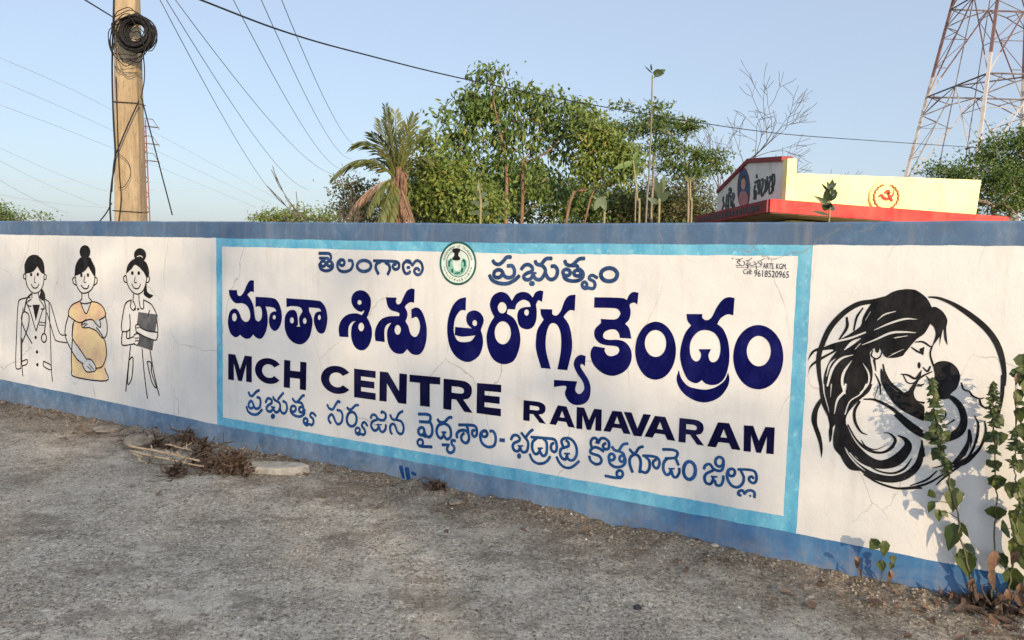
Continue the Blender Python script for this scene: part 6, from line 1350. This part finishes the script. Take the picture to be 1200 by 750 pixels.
# ------------------------------------------------------------------ litter on the ground
def on_ground(px_, py_):
    v = ray(px_, py_); t = -CAMZ / v.z; p = Vector((0, 0, CAMZ)) + v * t
    for _ in range(4): t = (gz(p.x, p.y) - CAMZ) / v.z; p = Vector((0, 0, CAMZ)) + v * t
    return p
def stalk(label, a, b, r, mat, lift=(.03, .02), seed=0, wob=.015, group='dry stalks by the wall'):
    p, q_ = on_ground(*a), on_ground(*b); rr_ = random.Random(seed); mb = MB()
    P = [p.lerp(q_, k / 8) + Vector((rr_.gauss(0, wob), rr_.gauss(0, wob), lift[0] + (lift[1] - lift[0]) * k / 8 + abs(rr_.gauss(0, wob * .4)))) for k in range(9)]
    mb.tube(P, [r * (1 - .4 * k / 8) for k in range(9)], 6)
    for k in (3, 5, 6): mb.tube([P[k], P[k] + Vector((rr_.uniform(-.06, .06), rr_.uniform(-.06, .06), .04))], [r * .6, r * .3], 4)
    return tag(mb.build('dry_stalk', M[mat], None, True, tuple(p)), label, 'stalk', group)
stalk('long straw coloured stalk lying on the ground, upper of the two', (146, 528), (236, 549), .011, 'straw', (.05, .05), 1, .006)
stalk('second long straw stalk lying just below the upper one', (150, 533), (240, 553), .009, 'straw', (.03, .035), 2, .006)
stalk('short bent straw twig nearest the viewer beside the long stalks', (154, 534), (172, 547), .007, 'straw', (.02, .02), 3, .012)
stalk('thin dark twig lying left of the brush heap', (168, 546), (230, 551), .005, 'brush', (.02, .02), 4)
stalk('short brown twig lying between the stones and the heap', (196, 525), (225, 533), .006, 'straw', (.02, .03), 5)
stalk('long thin grey twig close to the blue band', (130, 515), (225, 517), .004, 'brush', (.03, .03), 6)
def heap(label, cen, rx, rz, n, seed, rot=0, hgt=.14, leafn=60):
    c = on_ground(*cen); rr_ = random.Random(seed); root = thing('dry_brush_heap', tuple(c), label, 'brush', 'dry brush by the wall'); tw = MB(); lf = MB()
    ca, sa = math.cos(rot), math.sin(rot)
    for i in range(n // 3):
        x, y = rr_.gauss(0, rx * .5), rr_.gauss(0, rz * .5); p = Vector((x * ca - y * sa, x * sa + y * ca, rr_.uniform(0, hgt) * math.exp(-(x / rx) ** 2))); d = rdir(rr_); d.z = abs(d.z) * .3 - .15; P = [p]
        for k in range(4): d = (d + rdir(rr_) * .7).normalized(); P.append(P[-1] + d * rr_.uniform(.02, .06)); P[-1].z = max(.004, P[-1].z)
        q5 = rr_.uniform(.7, 1.8); tw.tube(P, [.005 * q5, .0045 * q5, .004 * q5, .003 * q5, .002 * q5], 4)
    for i in range(int(leafn * 3)):
        x, y = rr_.gauss(0, rx * .5), rr_.gauss(0, rz * .5); p = Vector((x * ca - y * sa, x * sa + y * ca, rr_.uniform(.01, hgt) * math.exp(-(x / rx) ** 2))); d = rdir(rr_); d.z *= .5; d.normalize(); nn = d.cross(rdir(rr_)).normalized(); ovate(lf, p, d, nn, rr_.uniform(.025, .06), rr_.uniform(.018, .04), rr_.uniform(-.9, .9), rr_.uniform(.3, 1.1))
    tw.build('twigs', M['brush'], root); lf.build('withered_leaves', M['dry_leaf'], root)
heap('tangled dark brown heap of withered weeds in front of the flat stone', (266, 553), .19, .085, 220, 1, -.45, .13, 120)
heap('small upright withered tuft at the end of the straw stalks', (238, 543), .07, .05, 60, 2, 0, .17, 34)
heap('thin brown brush scattered along the foot of the wall by the stones', (178, 521), .30, .05, 80, 3, -.5, .05, 40)
heap('tiny curled dark tuft alone in front of the straw stalks', (207, 558), .06, .05, 30, 4, 0, .08, 22)
heap('withered scraps lying against the blue band above the stalks', (222, 519), .10, .05, 40, 5, -.5, .09, 22)
heap('brown withered leaves heaped at the feet of the tall weeds', (1158, 713), .17, .05, 50, 6, -.5, .05, 26)
heap('small weed remnant at the wall foot below the blue dabs', (511, 574), .05, .04, 26, 7, 0, .06, 12)
def stone(label, cen, r, flat, mat, seed, name='stone', cat='stone', n=9):
    p = on_ground(*cen); mb = MB(); mb.lump((0, 0, r * flat * .55), r, seed, flat, n); o = mb.build(name, M[mat]); o.location = p; o.rotation_euler = (0, 0, seed)
    bv = o.modifiers.new('bevel', 'BEVEL'); bv.width = r * .08; bv.segments = 1
    return tag(o, label, cat, 'stones on the ground')
stone('rounded brown stone half buried at the wall foot left of the stalks', (164, 522), .12, .5, 'stone', 5)
stone('flat brown stone farthest left at the wall foot', (127, 505), .13, .22, 'stone', 8)
stone('black lump lying alone on the grey ground on the right', (747, 713), .022, .5, 'coal', 3, 'coal_lump', 'lump')
stone('small pale stone near the wall foot under the right frame edge', (745, 614), .03, .5, 'slab_stone', 13)
stone('little grey stone in the soil below the dash of the slanted line', (533, 590), .045, .35, 'stone', 14)
stone('white pebble near the left middle of the ground', (188, 632), .013, .6, 'slab_stone', 15)
stone('whitish pebble at the centre left of the ground', (353, 627), .014, .5, 'slab_stone', 16)
stone('small pebble by the fallen leaf at lower right', (950, 700), .016, .5, 'slab_stone', 17)
stone('tan stone chip close to the wall under the lower right frame', (838, 640), .024, .4, 'slab_stone', 18)
stone('flat grey stone half sunk in front of the wall at centre right', (652, 588), .07, .22, 'stone', 19)
p = on_ground(322, 552); fs = MB()
ol = [(-.25, -.05), (-.16, -.085), (.05, -.09), (.2, -.04), (.27, .03), (.16, .085), (-.04, .08), (-.2, .05)]
fs.hexa([(a, b, -.01) for a, b in ol], [(a * .97, b * .95, .05 + .01 * a) for a, b in ol]); o = fs.build('flat_stone', M['slab_stone']); o.location = p; o.rotation_euler = (.06, -.04, -.25)
tag(o, 'pale flat slab of stone right of the withered heap', 'stone'); bv = o.modifiers.new('bevel', 'BEVEL'); bv.width = .012; bv.segments = 2
for i, (x, y, s, lab) in enumerate(((1015, 705, .10, 'pinkish brown dead leaf on the soil below the little seedling'), (948, 714, .07, 'pale curled dead leaf at the lower right of the ground'), (1127, 716, .08, 'crumpled tan leaf left of the weed stems'), (1100, 712, .06, 'small tan leaf left of the crumpled one'), (805, 672, .05, 'thin pale leaf on the soil under the right frame'), (690, 622, .06, 'light scrap of leaf beneath the word JILLA end'), (350, 590, .05, 'dark dry leaf lying right of the flat stone'), (186, 582, .07, 'dark leaf lying below the tiny tuft'), (1165, 735, .07, 'yellowish leaf at the bottom right corner'))):
    p = on_ground(x, y); rr_ = random.Random(i); a = rr_.random() * 6; lm = MB()
    d = Vector((math.cos(a), math.sin(a), .1)).normalized(); ovate(lm, Vector((0, 0, .012)), d, (Vector((rr_.uniform(-.4, .4), -.4, 1))).normalized(), s, s * .62, rr_.uniform(-.3, .3), .4)
    o = lm.build('fallen_leaf', M['dead_leaf'], None, True); o.location = p; tag(o, lab.replace(' beneath the word JILLA end', ' below the end of the slanted blue line'), 'leaf', 'fallen leaves on the ground')
# gravel and crumbs: nobody could count them
gr_ = random.Random(9); gm = MB()
def crumb(p, r):
    n = len(gm.v); k = gr_.choice((4, 5)); a0 = gr_.random() * 6
    for i in range(k): a = a0 + 6.283 * i / k; q = r * gr_.uniform(.6, 1.3); gm.v.append((p.x + q * math.cos(a), p.y + q * math.sin(a), p.z - r * .1))
    gm.v.append((p.x + r * gr_.uniform(-.4, .4), p.y + r * gr_.uniform(-.4, .4), p.z + r * gr_.uniform(.35, .9)))
    for i in range(k): gm.f.append((n + i, n + (i + 1) % k, n + k))
cnt = 0
while cnt < 15000:
    x, y = gr_.uniform(-6, 4.2), 2.4 + 7 * gr_.random() ** 1.6
    d = WD - (Vector((x, y, 0)).dot(WN))
    if d < .015 or abs(x) > y * .75 + .3: continue
    if gr_.random() > .25 + .75 * math.exp(-d / .5) : continue
    crumb(Vector((x, y, gz(x, y))), gr_.choice((.0025, .003, .004, .004, .005, .006, .008)) * (1.6 if gr_.random() < .04 else 1) * (1 + .6 * math.exp(-d / .3))); cnt += 1
tag(gm.build('gravel', M['gravel']), kind='stuff')
lt = MB(); cnt = 0
while cnt < 420:
    u = gr_.uniform(-8.5, 1.6); d = abs(gr_.gauss(0, .22)) + .02
    if u < .0 and gr_.random() < (.45 if u < -4 else .7): continue
    p = wall_xyz(u, d, 0); p.z = gz(p.x, p.y) + .006; a = gr_.random() * 6.28; s = gr_.uniform(.015, .055) * (1.2 if u > 0 else 1)
    ovate(lt, p, Vector((math.cos(a), math.sin(a), gr_.uniform(-.1, .4))).normalized(), Vector((gr_.uniform(-.5, .5), gr_.uniform(-.5, .5), 1)).normalized(), s, s * gr_.uniform(.3, .7), gr_.uniform(-.6, .6), gr_.uniform(.1, .7)); cnt += 1
tag(lt.build('leaf_litter', M['dead_leaf']), kind='stuff')
